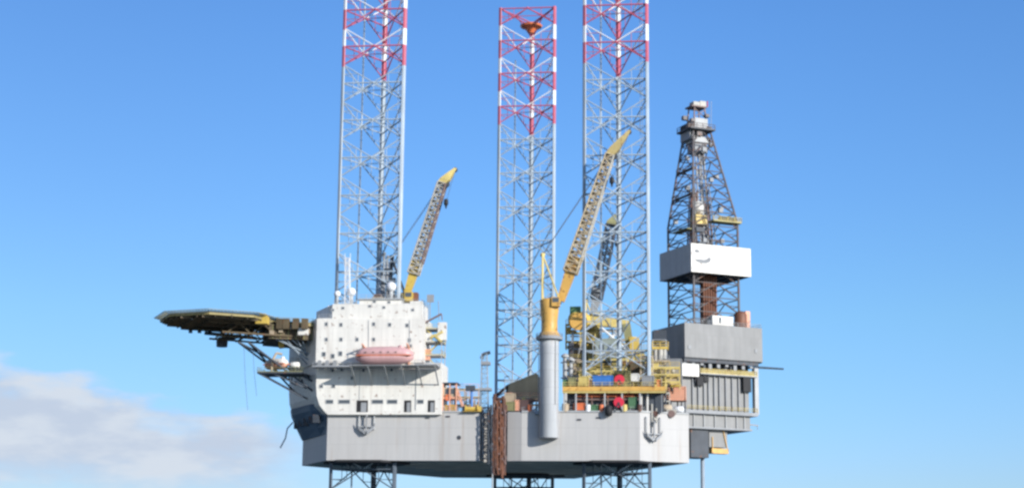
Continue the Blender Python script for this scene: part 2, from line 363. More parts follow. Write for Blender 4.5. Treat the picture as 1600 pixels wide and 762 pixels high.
# ------------------------------------------------------------------ legs
SIDE = 16.0
CH = [(-SIDE / 2, -.2887 * SIDE), (SIDE / 2, -.2887 * SIDE), (0, .5774 * SIDE)]
PER = 9.93
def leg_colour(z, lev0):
    if z < ZB - 1: return 3  # below the hull bottom: hull shade put into the leg colour
    if z < lev0 - 5.6: return 0
    k = (z - lev0) % PER
    return 2 if k < PER - 5.5 else 1
def leg(label, cu, cv, lev0, ztop, top=False):
    zlo = -30.0
    t = thing('leg_tower', label, 'rig leg', (cu, cv, zlo), 'lattice legs of the rig')
    M3 = ['leg_grey', 'leg_red', 'leg_white', 'leg_under_hull_shade']
    P = [Vector((cu + a, cv + b, 0)) for a, b in CH]
    cen = Vector((cu, cv, 0)); up = lambda p, z: Vector((p.x, p.y, z))
    cuts = [zlo, ZB, lev0 - 5.6]; k = 0
    while cuts[-1] < ztop:
        for zc in (lev0 + k * PER, lev0 + k * PER + PER - 5.5):
            if zc < ztop - .2: cuts.append(zc)
        k += 1
        if lev0 + k * PER > ztop + 1: cuts.append(ztop); break
    cuts = sorted(set(round(c, 3) for c in cuts if c <= ztop))
    if cuts[-1] < ztop: cuts.append(ztop)
    for c, p in enumerate(P):
        mb = MB(); d = (cen - p).normalized(); q = Vector((-d.y, d.x, 0))
        for z0, z1 in zip(cuts, cuts[1:]):
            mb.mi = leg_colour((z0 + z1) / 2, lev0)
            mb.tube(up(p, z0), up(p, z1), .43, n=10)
            for s in (1, -1):           # toothed rack plates either side of the chord
                a = p + q * (.40 * s); b = p + q * (.68 * s)
                mb.loft([[up(a + d * .1, z0), up(b + d * .1, z0), up(b - d * .1, z0), up(a - d * .1, z0)], [up(a + d * .1, z1), up(b + d * .1, z1), up(b - d * .1, z1), up(a - d * .1, z1)]])
        mb.build('chord', M3, t)
    levels = []
    z = lev0
    while z > zlo + 6: z -= PER
    while z <= ztop + .01: levels.append(z); z += PER
    for f in range(3):
        a, b = P[f], P[(f + 1) % 3]; m = (a + b) / 2; mb = MB()
        for z in levels:
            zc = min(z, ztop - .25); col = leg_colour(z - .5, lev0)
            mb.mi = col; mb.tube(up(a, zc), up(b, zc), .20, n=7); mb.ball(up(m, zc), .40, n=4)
            for e in (a, b):
                mb.mi = col; mb.tube(up(m, zc), up(e, z - PER / 2), .165, n=7)
                h1 = (up(m, zc) + up(e, zc)) / 2; h2 = (up(m, zc) + up(e, z - PER / 2)) / 2; mb.tube(h1, h2, .09, n=5); mb.tube(h2, up(e, z - PER / 4), .09, n=5)
                h3 = (up(m, zc) + up(e, z + PER / 2)) / 2
                if z + PER / 2 < ztop: mb.tube(h1, h3, .09, n=5); mb.tube(h3, up(e, z + PER / 4), .09, n=5)
                if z + PER / 2 < ztop + .1:
                    mb.mi = leg_colour(z + 2, lev0); mb.tube(up(m, zc), up(e, z + PER / 2), .165, n=7)
        mb.build('bracing', M3, t)
    ms = [(P[k] + P[(k + 1) % 3]) / 2 for k in range(3)]
    for z in levels:
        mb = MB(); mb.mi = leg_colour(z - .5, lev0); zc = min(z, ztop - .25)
        for k in range(3): mb.tube(up(ms[k], zc), up(ms[(k + 1) % 3], zc), .11, n=6)
        mb.build('inner_brace', M3, t)
    mb = MB(); p = P[0].lerp(P[2], .48)
    mb.tube(up(p, zlo), up(p, ztop - 14), .22, n=7); mb.build('water_pipe', 'leg_grey', t)
    mb = MB(); p = P[1].lerp(P[2], .2) * 1.0
    for s in (-.3, .3): mb.tube((p.x + s, p.y, 40), (p.x + s, p.y, ztop - 15), .06, n=5)
    k = 40.0
    while k < ztop - 15: mb.tube((p.x - .3, p.y, k), (p.x + .3, p.y, k), .04, n=4); k += 1.2
    mb.build('ladder', 'steel_blue', t)
    if top:
        mb = MB(); c = P[2].lerp(cen, .35)
        mb.lathe([(.7, -4.4), (1.6, -3.2), (3.2, -2.6), (3.4, -2.1), (2.6, -1.7), (.5, -1.3)], (c.x, c.y, ztop), n=12); mb.build('top_sheave', 'boat_orange', t)
        mb = MB()
        for q in P: mb.tube((c.x, c.y, ztop - 2.4), up(q, ztop - .3), .2)
        mb.build('sheave_support', 'leg_red', t)
    return t
leg('lattice leg with red and white bands rising behind the white accommodation block', 0, 0, 133.3, 163.2)
leg('lattice leg with red and white bands rising beside the drilling derrick', 62.815, 0, 132.6, 162.4)
leg('shorter-looking far lattice leg with its red top inside the picture, behind the grey crane pedestal', 34.256, 53.53, 131.6, 161.5, True)

# ------------------------------------------------------------------ accommodation block
H = thing('accommodation_block', 'white accommodation block with rows of small dark windows beside the helideck', 'accommodation block', (0, -7, ZD))
VH = -8.2
uL, zL = V(495, 567, VH); uR, _ = V(690, 600, VH)
def uplan(ul, ur, back, inset=0.0, vf=VH):     # U-shaped plan, open aft, round the leg well
    bx, by = -.5 * back, .866 * back
    return [(ul + inset, vf), (ur, vf), (ur, 1.5), (9.8, 1.5), (9.8, -5.75), (-9.8, -5.75), (-10.6 + inset * .4, 2.0), (ul + bx + inset, vf + by)]
zz = lambda py: V(590, py, VH)[1]
BK = 24.5
mb = MB(); mb.loft([[(x, y, z) for x, y in uplan(uL, uR, BK, ins)] for z, ins in ((zz(647), 3.2), (zz(642), 2.3), (zz(632), 1.0), (zz(618), .25), (zz(600), 0), (zz(567), 0))])
mb.build('lower_wall', 'white_paint', H)
uU = V(664, 530, VH)[0]
zu0, zu1 = zz(567), zz(497)
mb = MB(); mb.prism(uplan(uL - .25, uU, BK, 0, VH - .3), zu0 + .02, zu1); mb.build('upper_wall', 'white_paint', H)
ul2, ul3 = V(519, 480, VH)[0], V(560, 470, VH)[0]
mb = MB(); mb.prism(uplan(ul2, V(659, 480, VH)[0], 14, 0, VH + .4), zu1, zz(474)); mb.build('top_wall', 'white_paint', H)
mb = MB(); mb.prism([(ul3, VH + 1.0), (V(628, 470, VH)[0], VH + 1.0), (V(628, 470, VH)[0], -5.8), (ul3, -5.8)], zz(474), zz(467)); mb.build('wheelhouse', 'white_paint', H)
mb = MB(); mb.box(ul3 - .4, V(630, 470, VH)[0], VH + .6, -5.8, zz(467), zz(466)); mb.build('roof_edge', 'light_grey', H)
mb = MB(); mb.box(V(640, 480, VH)[0], V(659, 480, VH)[0], VH + .38, VH + 2.5, zz(474) + .0, zz(470)); mb.build('roof_locker', 'white_paint', H)
mb = MB(); mb.rail([(ul2 + .3, VH + .7, zz(474)), (ul3 - .5, VH + .7, zz(474))], 1.1); mb.rail([(V(628, 470, VH)[0] + .3, VH + .7, zz(474)), (V(659, 480, VH)[0], VH + .7, zz(474)), (V(659, 480, VH)[0], 1.2, zz(474))], 1.1)
mb.rail([(uL + .1, VH, zu1), (ul2 - .3, VH, zu1)], 1.1); mb.rail([(ul3, VH + .8, zz(466)), (V(628, 470, VH)[0], VH + .8, zz(466))], 1.1)
mb.build('roof_railing', 'light_grey', H)
def window(px, py, w, h, v, kind='window'):
    u, z = V(px, py, v); w *= .158; h *= .158; mb = MB()
    mb.box(u - w / 2, u + w / 2, v - .05, v + .3, z - h / 2, z + h / 2)
    f = mb.build(kind, 'glass' if kind != 'door' else 'mid_grey', H)
    mb = MB(); t = .14
    for a in ((u - w / 2 - t, u + w / 2 + t, z + h / 2, z + h / 2 + t), (u - w / 2 - t, u + w / 2 + t, z - h / 2 - t, z - h / 2), (u - w / 2 - t, u - w / 2, z - h / 2, z + h / 2), (u + w / 2, u + w / 2 + t, z - h / 2, z + h / 2)):
        mb.box(a[0], a[1], v - .1, v + .2, a[2], a[3])
    mb.build(kind + '_frame', 'light_grey', f)
VU = VH - .3
for px, py in ((510, 506), (533, 507), (584, 506), (609, 507), (510, 530), (533, 530), (558, 530), (584, 530), (636, 508), (640, 531)): window(px, py, 3.6, 4.6, VU)
for px, py in ((506, 553), (532, 552), (520, 556)): window(px, py, 5.0, 6.0, VU)
for px, py in ((640, 540),): window(px, py, 6, 4, VU)
for px, py in ((568, 578), (612, 577), (520, 578), (534, 577), (550, 590)): window(px, py, 3.0, 4.0, VH)
for px, py in ((502, 603), (521, 603)): window(px, py, 4.8, 4.0, VH)
for px, w in ((515, 11), (538, 17), (590, 17), (613, 15), (657, 9)): window(px, 627, w, 5, VH)
for px, w in ((566, 18), (637, 11), (674, 11)):
    u, z = V(px, 634, VH); mb = MB(); w *= .158
    mb.box(u - w / 2, u + w / 2, VH - .06, VH + .3, z - 1.45, z + 1.45); d = mb.build('doorway', 'black', H)
    mb = MB(); mb.box(u - w * .12, u + w * .38, VH - .12, VH - .062, z - 1.4, z + .9); mb.build('door_leaf', 'mid_grey', d)
for px, py in ((520, 484), (536, 481), (578, 478), (600, 480), (608, 472), (585, 471), (645, 484)): window(px, py, 3.5, 2.6, VH + (.4 if py > 474 else 1.0), 'window')
# lifeboat platform
zpl = V(620, 570, -14)[1]
mb = MB(); x0, x1 = V(498, 568, -10)[0], V(682, 568, -15)[0]; xa = V(545, 568, -15)[0]
mb.box(xa, x1, -15.0, VH - .32, zpl - .16, zpl); mb.box(uL - .2, xa, -12.6, VH - .32, zpl - .16, zpl); mb.build('boat_platform', 'mid_grey', H)
mb = MB()
for k in range(6):
    u = xa + .5 + (x1 - xa - 1) * k / 5; mb.beam((u, -14.6, zpl - .4), (u, VH, zpl - 4.2), .28)
build_each(mb, 'platform_bracket', 'light_grey', H)
mb = MB(); mb.rail([(uL, -12.5, zpl), (xa, -12.5, zpl)], 1.1); mb.rail([(V(648, 560, -15)[0], -14.9, zpl), (x1 - .1, -14.9, zpl), (x1 - .1, VH, zpl)], 1.1); mb.build('platform_railing', 'mid_grey', H)
mb = MB()
for px in (500, 512, 524, 540, 549):   # small fittings along the ledge
    u = V(px, 560, -9.5)[0]; mb.box(u - .45, u + .35, -9.9, -9.2, zpl, zpl + 1.0 + (px % 3) * .4)
build_each(mb, 'deck_locker', 'mid_grey', H)
# stair tower on the aft end of the block
mb = MB(); us0, us1 = V(662, 530, -5)[0], V(694, 530, -5)[0]
levs = [zpl, zpl + 3.3, zpl + 6.6, zpl + 9.9]
for z in levs: mb.box(us0, us1, -7.6, -2, z - .18, z)
for a in (us0 + .2, us1 - .2):
    for b in (-7.5, -2.1): mb.beam((a, b, zz(600)), (a, b, levs[-1]), .22)
mb.build('stair_tower', 'light_grey', H)
mb = MB()
for k, z in enumerate(levs[:-1]):
    a, b = (us0 + .8, us1 - .8) if k % 2 else (us1 - .8, us0 + .8); mb.beam((a, -6.6, z), (b, -6.6, levs[k + 1]), .9, .25)
mb.build('stair_flight', 'pale_yellow', H)
mb = MB()
for z in levs: mb.rail([(us0, -7.6, z), (us1, -7.6, z), (us1, -2, z)], 1.1)
mb.build('stair_railing', 'pale_yellow', H)
w0 = rect(684, 503, 697, 531, -7.7); mb = MB(); mb.box(w0[0], w0[1], -7.8, -6.2, w0[2], w0[3]); mb.build('white_screen', 'white_paint', H)
w0 = rect(665, 520, 674, 533, -7.7); mb = MB(); mb.box(w0[0], w0[1], -7.75, -6.6, w0[2], w0[3]); mb.build('white_locker', 'white_paint', H)
mb = MB(); mb.beam(P3(672, 528, -7.9), P3(692, 518, -7.9), .9, .5); mb.beam(P3(678, 522, -7.9), P3(690, 534, -7.9), .8, .5); mb.build('boat_davit_arm', 'pale_yellow', H)
mb = MB(); mb.beam(P3(660, 506, -7.8), P3(690, 490, -7.8), .5, .4); mb.tube(P3(690, 490, -7.8), P3(691, 500, -7.8), .12); mb.build('roof_davit', 'boom_brown', H)
w0 = rect(656, 545, 672, 562, -7.4); mb = MB(); mb.box(w0[0], w0[1], -7.4, -5.8, w0[2], w0[3]); mb.build('red_locker', 'salmon', H)
w0 = rect(664, 571, 683, 585, -7.8); mb = MB(); mb.box(w0[0], w0[1], -7.9, -5.8, w0[2], w0[3]); mb.build('green_awning', 'green', H)
mb = MB(); mb.tube(P3(669, 475, -6), P3(669, 497, -6), .1); mb.tube(P3(685, 470, -6), P3(686, 500, -6), .1); w0 = rect(667, 460, 678, 472, -6); mb.box(w0[0], w0[1], -6.1, -5.9, w0[2], w0[3]); mb.tube(P3(672, 472, -6), P3(672, 500, -6), .12); mb.build('roof_antenna', 'mid_grey', H)
mb = MB(); mb.box(V(562, 590, VH)[0], V(562, 590, VH)[0] + .12, VH - .1, VH, zz(625), zz(570)); mb.box(V(650, 590, VH)[0], V(650, 590, VH)[0] + .2, VH - .15, VH, zz(640), zz(570)); build_each(mb, 'wall_pipe', 'light_grey', H)
mb = MB()
for px in (576, 640):
    mb.tube(P3(px, 500, VU - .05), P3(px, 562, VU - .05), .09)
build_each(mb, 'downpipe', 'light_grey', H)
# side wall fittings on the bow side
mb = MB()
for t in (.25, .5, .75):
    x, y = uL - .5 * BK * t, VH + .866 * BK * t
    mb.box(x - .25, x + .1, y - .5, y + .5, zz(590), zz(584))
build_each(mb, 'side_light', 'glass', H)

# ------------------------------------------------------------------ lifeboat under davits
def lifeboat(name, label, c, length, rad, hullmat, topmat, ax=(1, 0, 0), group=None):
    t = thing(name, label, 'lifeboat', c, group); ax = Vector(ax).normalized(); sd = Vector((-ax.y, ax.x, 0)); c = Vector(c)
    def ring(s, lo):
        w = rad * max(.05, (1 - abs(s) ** 6)) ** .6
        res = []
        for k in range(9):
            th = math.pi * k / 8
            yy = math.cos(th) * w; z_ = math.sin(th) * (rad * 1.0 if lo else rad * 1.1) * max(.15, (1 - abs(s) ** 4)) ** .5
            res.append(c + ax * (s * length / 2) + sd * yy + Vector((0, 0, -z_ if lo else z_)))
        return res
    st = [-1 + 2 * k / 16 for k in range(17)]
    mb = MB(); mb.loft([ring(s, True) for s in st]); mb.build('boat_hull', hullmat, t, smooth=True)
    mb = MB(); mb.loft([[p + Vector((0, 0, .03)) for p in ring(s, False)] for s in st]); cn = mb.build('boat_canopy', topmat, t, smooth=True)
    mb = MB(); p = c + ax * (length * .28) + Vector((0, 0, rad * .95)); mb.lathe([(rad * .4, 0), (rad * .36, .5), (rad * .22, .6)], p, n=10); mb.build('helm_turret', topmat, cn)
    mb = MB(); 
    for k in range(5):
        q = c + ax * (-length * .3 + k * length * .13) - sd * (rad * .99) + Vector((0, 0, rad * .35)); mb.box(q.x - .22, q.x + .22, q.y - .05, q.y + .12, q.z - .14, q.z + .14)
    build_each(mb, 'boat_port', 'boom_brown', cn)
    mb = MB(); mb.beam(c - ax * length * .47 - sd * rad * .02, c + ax * length * .47 - sd * rad * .02, rad * 2.06, .16); mb.build('rubbing_strake', 'boat_orange', t)
    return t
uA, uB = V(556, 556, -12)[0], V(646, 556, -12)[0]; zlb = V(600, 556, -12)[1]
lifeboat('lifeboat', 'long faded red enclosed lifeboat hung along the front of the white block', ((uA + uB) / 2, -12, zlb), uB - uA, 2.15, 'boat_red', 'boat_red')
dv = thing('boat_davit', 'pale davit frame holding the long faded red lifeboat', 'davit', ((uA + uB) / 2, -9, zlb))
for px in (566, 636):
    mb = MB(); u = V(px, 540, -12)[0]
    mb.beam((u, -8.6, zpl), (u, -9.0, zlb + 2.6), .4); mb.beam((u, -9.0, zlb + 2.6), (u, -12.2, zlb + 3.0), .35); mb.beam((u, -8.7, zlb + .5), (u, -11.5, zlb + 2.8), .22)
    a = mb.build('davit_arm', 'salmon', dv)
    mb = MB(); mb.tube((u, -12, zlb + 3), (u, -12, zlb + 1.7), .07); build_each(mb, 'fall_wire', 'cable', a)
mb = MB(); mb.beam((V(566, 540, -12)[0], -9.0, zlb + 2.5), (V(636, 540, -12)[0], -9.0, zlb + 2.5), .3); mb.build('davit_crossbeam', 'salmon', dv)

# ------------------------------------------------------------------ roof masts and domes
def mast_thing(name, label, cat, px, py0, py1, v, w, n, m):
    t = thing(name, label, cat, P3(px, py1, v)); p, q = P3(px, py1, v), P3(px, py0, v)
    mb = MB(); mb.lattice(p, q, w, w * .7, n, .1, .06); mb.build('lattice', m, t); return t
t = mast_thing('antenna_mast', 'slim white lattice antenna mast on the accommodation roof', 'antenna mast', 543, 403, 474, -6.9, 1.3, 9, 'leg_white')
mb = MB(); q = Vector(P3(543, 403, -6.9))
for s in (-.7, .7): mb.tube(q + Vector((s, 0, -2)), q + Vector((s, 0, 1.2)), .08)
mb.beam(q + Vector((-.9, 0, -2)), q + Vector((.9, 0, -2)), .15); mb.beam(q + Vector((-.9, 0, -5)), q + Vector((.9, 0, -5)), .15); mb.build('aerial', 'leg_white', t)
def radome(label, px, py, r, v, zfoot):
    c = Vector(P3(px, py, v)); t = thing('radome', label, 'radome', (c.x, c.y, zfoot), 'white radomes on the roof')
    mb = MB(); mb.ball(c, r); mb.build('dome', 'leg_white', t, smooth=True)
    mb = MB(); mb.tube((c.x, c.y, zfoot), (c.x, c.y, c.z - r * .6), r * .45, n=10); mb.build('dome_foot', 'light_grey', t)
radome('smallest white radome, at the helideck end of the roof', 527, 459, .85, -6.8, zz(474))
radome('white radome on the roof beside the slim white mast', 549, 456, 1.15, -6.6, zz(474))
radome('white radome near the foot of the roof crane', 611, 448, 1.3, -6.4, zz(467))
t = thing('exhaust_stack', 'dark cluster of exhaust pipes on the roof between radome and crane', 'exhaust', P3(604, 466, -4)); 
mb = MB()
for px, py in ((600, 400), (605, 405), (610, 412), (597, 430), (615, 440)):
    p, q = Vector(P3(px, 470, -3.0)), Vector(P3(px, py, -3.0)); mb.tube(p, q, .38, n=9); mb.tube(q, q + Vector((.3, -.5, .8)), .38, n=9)
build_each(mb, 'pipe', 'mid_grey', t)
mb = MB(); p = P3(606, 440, -3.0); mb.box(p[0] - 1.4, p[0] + 1.4, -4, -2.2, p[2] - .3, p[2]); p = P3(606, 420, -3.0); mb.box(p[0] - 1.2, p[0] + 1.2, -4, -2.2, p[2] - .2, p[2]); build_each(mb, 'stack_platform', 'dark_steel', t)
t = thing('roof_winch', 'low brown winch on the accommodation roof edge', 'winch', P3(580, 466, -6.5))
mb = MB(); c = P3(590, 462, -6.5); mb.lathe([(.5, -1), (.5, 1)], c, n=12, axis='x'); mb.build('drum', 'rust_brown', t)
mb = MB(); mb.box(c[0] - 1.3, c[0] + 1.3, -7.0, -6.0, zz(467), c[2] - .3); mb.build('winch_bed', 'tan', t)

# ------------------------------------------------------------------ cranes
def boom_crane(label, foot, tip, tip2, w0, w1, n, mats, afr, vk, ped=None, kp=None):
    t = thing('pedestal_crane', label, 'crane', ped[0] if ped else (foot[0], foot[1], foot[2] - 3), 'lattice boom cranes on the deck')
    foot, tip, tip2 = Vector(foot), Vector(tip), Vector(tip2)
    d = (tip - foot).normalized(); side = Vector((0, 1, 0)); perp = d.cross(side)
    if ped:
        p0, p1, r = ped
        mb = MB(); mb.lathe([(r * .98, 0), (r, .15), (r, p1[2] - p0[2] - 2.5), (r * 1.02, p1[2] - p0[2])], p0, n=28); pd = mb.build('pedestal', 'pedestal_grey', t, smooth=True)
        for k in range(1, 6):
            mb = MB(); mb.lathe([(r * .99, 0), (r + .07, .02), (r + .07, .16), (r * .99, .18)], (p0[0], p0[1], p0[2] + k * (p1[2] - p0[2]) / 6), n=28); mb.build('weld_ring', 'pedestal_grey', pd)
        mb = MB(); mb.tube((p0[0] + r * .72, p0[1] - r * .75, p0[2] + 8), (p0[0] + r * .72, p0[1] - r * .75, p1[2]), .12); mb.build('cable_run', 'mid_grey', pd)
        mb = MB(); mb.lathe([(r * 1.4, -.6), (r * 1.42, 0), (r * 1.1, .05)], p1, n=28); mb.rail([(p1[0] + r * 1.38 * math.cos(a), p1[1] + r * 1.38 * math.sin(a), p1[2]) for a in [k * math.pi / 6 for k in range(13)]], .9); mb.build('slew_platform', 'mid_grey', t)
        mb = MB(); mb.box(p0[0] - r - 1.2, p0[0] + r * .6, p0[1] + .4, VF + .3, ZD - .6, ZD + .2); mb.build('pedestal_bracket', 'steel_blue', pd)
        mb = MB(); u = p0[0] - r - .25
        for s in (-.3, .3): mb.tube((u, p0[1] + s, ZD), (u, p0[1] + s, p1[2]), .05)
        k = ZD
        while k < p1[2]: mb.tube((u, p0[1] - .3, k), (u, p0[1] + .3, k), .035, n=4); k += 1
        mb.build('pedestal_ladder', 'steel_blue', pd)
    if kp:
        mb = MB(); c, prof = kp; mb.lathe(prof, c, n=20); k_ = mb.build('king_post', mats['base'], t, smooth=True)
    lo = foot.lerp(tip, .30); mb = MB()
    r_lo = w0 * .5
    mb.loft([[foot + perp * a * .55 * w0 + side * b * w0 * .5 for a, b in ((.5, .5), (-.5, .5), (-.5, -.5), (.5, -.5))], [lo + perp * a * w0 * .9 + side * b * w0 * .8 for a, b in ((.5, .5), (-.5, .5), (-.5, -.5), (.5, -.5))]])
    mb.build('boom_foot', mats['foot'], t)
    b = MB(); b.lattice(lo.lerp(foot, .35), tip, w0, w1, n, .19, mats.get('rb', .11), side=side); bm_ = b.build('boom', mats['boom'], t)
    b = MB()
    for k in range(2):
        s = (k * 2 - 1) * .5
        b.tube(lo + perp * mats['dark'] * w0 * .5 + side * s * w0, tip + perp * mats['dark'] * w1 * .5 + side * s * w1, .26, n=6)
    b.build('boom_chord', mats['chord'], bm_)
    b = MB(); b.beam(foot.lerp(tip, .3) - perp * .1, tip, .5, .35); b.build('boom_walkway', mats['walk'], bm_)
    b = MB(); b.loft([[tip + perp * a * w1 * 1.0 + side * c_ * w1 for a, c_ in ((.5, .5), (-.5, .5), (-.5, -.5), (.5, -.5))], [tip.lerp(tip2, .25) + perp * a * w1 * 1.1 + side * c_ * w1 for a, c_ in ((.5, .5), (-.5, .5), (-.5, -.5), (.5, -.5))], [tip2 + perp * a * .7 + side * c_ * .7 for a, c_ in ((.5, .5), (-.5, .5), (-.5, -.5), (.5, -.5))]])
    tp = b.build('boom_tip', mats['tip'], t)
    b = MB(); b.lathe([(.9, -.35), (.9, .35)], tip + perp * mats['dark'] * w1 * .5, n=14, axis='y'); b.lathe([(.6, -.3), (.6, .3)], tip2 - d * .4, n=12, axis='y'); build_each(b, 'sheave', 'dark_steel', tp)
    at = Vector(afr); base = foot - d * 0.3
    b = MB()
    for s in (-1, 1):
        b.tube(Vector((at.x, vk + s * 1.2, foot.z - 1.0)), at + side * s * .6, .24); b.tube(Vector((foot.x, vk + s * 1.3, foot.z - .5)), at + side * s * .6, .2)
    for k in range(1, 6):
        p = Vector((at.x, vk, foot.z - 1.0)).lerp(at, k / 6); b.beam(p - side * 1.0, p + side * 1.0, .25)
    b.ball(at, .65, n=6); b.build('gantry', mats['gantry'], t)
    b = MB()
    for s in (-.5, .5): b.tube(at + side * s, tip - perp * 0 + side * s, .07, n=5)
    b.tube(tip2, Vector((tip2.x, tip2.y, mats['hook'].z)) if 0 else mats['hook'], .05, n=5)
    b.build('wire_rope', 'cable', t)
    b = MB(); h = mats['hook']; b.lathe([(.2, .9), (.55, .7), (.6, -.5), (.25, -1.0), (.18, -1.6)], h, n=10); b.build('hook_block', 'black', t)
    b = MB(); c = foot + Vector((-1.0 if mats['cabside'] < 0 else 1.0, -1.9, -.4)); b.box(c.x - 1.0, c.x + 1.0, c.y - .9, c.y + .9, c.z - 1.3, c.z + 1.0); cb = b.build('cab', mats['base'], t)
    b = MB(); b.box(c.x - .8, c.x + .8, c.y - .95, c.y - .9, c.z - .3, c.z + .8); b.build('cab_window', 'glass', cb)
    b = MB(); c = Vector((foot.x - mats['cabside'] * -2.0, vk, foot.z - .3)); b.box(c.x - 1.0, c.x + 1.0, vk - 1.2, vk + 1.2, c.z - 1.0, c.z + 1.0); b.build('winch_house', mats['winch'], t)
    return t
v1 = -2.5
foot1, tip1, tip1b = P3(635, 462, v1), P3(691, 286, v1 - 1), P3(712, 263, v1 - 1)
boom_crane('roof crane with a grey lattice boom and yellow tip leaning out above the white block', foot1, tip1, tip1b, 2.7, 2.1, 20,
           dict(rb=.16, base='yellow', foot='yellow', boom='boom_grey', chord='boom_brown', walk='boom_grey', tip='pale_yellow', gantry='dark_steel', winch='drill_pipe', dark=-1, cabside=1, hook=Vector(P3(697, 316, v1 - 1))),
           P3(612, 402, v1), v1, None, ((foot1[0] - .3, v1, zz(480)), [(1.5, 0), (1.5, 3.2), (1.7, 3.4), (1.2, 4.5)]))
v2 = -8.3
ux, _ = V(858, 600, v2)
zt, zbm = V(858, 527, v2)[1], V(858, 684, v2)[1]
foot2, tip2_, tip2b = P3(876, 470, v2), P3(953, 242, v2 - 1), P3(984, 204, v2 - 1)
boom_crane('tall yellow crane on a thick pale grey pedestal at the hull edge', foot2, tip2_, tip2b, 3.3, 2.1, 24,
           dict(rb=.18, base='orange_yellow', foot='orange_yellow', boom='boom_tan', chord='boom_grey', walk='boom_tan', tip='boom_tip', gantry='pale_yellow', winch='dark_steel', dark=-1, cabside=-1, hook=Vector(P3(956, 282, v2 - 1))),
           P3(848, 398, v2), v2, ((ux, v2, zbm), (ux, v2, zt), 2.36), ((ux, v2, zt), [(2.7, 0), (2.7, .5), (2.0, 1.6), (2.0, 4.0), (2.3, 7.0), (2.4, 9.2), (1.6, 9.6)]))
# far crane seen through the lattice leg: raised dark boom
v3 = 24
foot3, tip3, tip3b = P3(926, 494, v3), P3(955, 352, v3), P3(961, 336, v3)
boom_crane('dark lattice boom raised inside the outline of the leg beside the derrick', foot3, tip3, tip3b, 3.0, 2.6, 13,
           dict(rb=.17, base='pale_yellow', foot='mid_grey', boom='dark_steel', chord='dark_steel', walk='mid_grey', tip='olive', gantry='pale_yellow', winch='pale_yellow', dark=-1, cabside=1, hook=Vector(P3(964, 380, v3))),
           P3(916, 470, v3), v3, None, ((foot3[0], v3, ZD), [(1.9, 0), (1.9, foot3[2] - ZD - 3), (2.3, foot3[2] - ZD - 2.5), (1.6, foot3[2] - ZD - .5)]))
# yellow knuckle crane lying on its crutch
v4 = 19
t = thing('knuckle_crane', 'yellow crane with its thick boom folded level across the pipe deck', 'crane', P3(988, 570, v4))
mb = MB(); c = P3(988, 566, v4); mb.lathe([(1.9, 0), (1.8, 2.4), (1.5, 2.8), (1.5, 6.6)], c, n=16); mb.build('king_post', 'yellow', t, smooth=True)
mb = MB(); mb.beam(P3(982, 507, v4), P3(916, 500, v4), 1.7, 2.2); mb.build('boom', 'pale_yellow', t)
mb = MB(); mb.beam(P3(979, 506, v4), P3(983, 534, v4), 2.0, 2.2); mb.build('knuckle_arm', 'olive', t)
mb = MB(); w0 = rect(984, 528, 999, 546, v4 - 1.8); mb.box(w0[0], w0[1], v4 - 2.2, v4 - 1.5, w0[2], w0[3]); mb.build('cab', 'yellow', t)
mb = MB(); c = P3(888, 500, v4); L_ = P3(922, 501, v4)[0] - c[0]; mb.lathe([(.9, 0), (2.0, .6), (2.3, 1.8), (2.2, L_ * .75), (1.2, L_)], c, n=14, axis='x'); mb.build('boom_head', 'yellow', t, smooth=True)
mb = MB(); c = P3(898, 484, v4); mb.box(c[0] - 1.2, c[0] + 1.6, v4 - 1, v4 + 1, c[2] - 1.5, c[2] + .8); mb.build('winch', 'green', t)
mb = MB(); mb.tube(P3(935, 540, v4), P3(975, 513, v4), .35); mb.tube(P3(940, 512, v4 - 1), P3(978, 545, v4 - 1), .3); mb.build('lift_ram', 'leg_white', t)
mb = MB(); mb.lathe([(2.3, -.35), (2.3, .35)], P3(904, 502, v4 - 2.2), n=16, axis='y'); mb.build('side_sheave', 'orange_yellow', t)
t = thing('boom_crutch', 'grey steel trestle holding up the folded yellow boom', 'trestle', P3(902, 590, v4))
mb = MB()
for px in (893, 912):
    mb.beam(P3(px, 600, v4), P3(px + 2, 518, v4), .55); mb.beam(P3(px, 600, v4 + 3), P3(px + 2, 518, v4 + 3), .55)
for py in (525, 545, 565, 585): mb.beam(P3(891, py, v4), P3(914, py, v4), .4); 
mb.beam(P3(893, 585, v4), P3(913, 525, v4), .3); mb.build('frame', 'mid_grey', t)
mb = MB(); w0 = rect(888, 535, 895, 580, v4 - .4); mb.box(w0[0], w0[1], v4 - .6, v4 + 1, w0[2], w0[3]); mb.build('cable_tray', 'dark_steel', t)

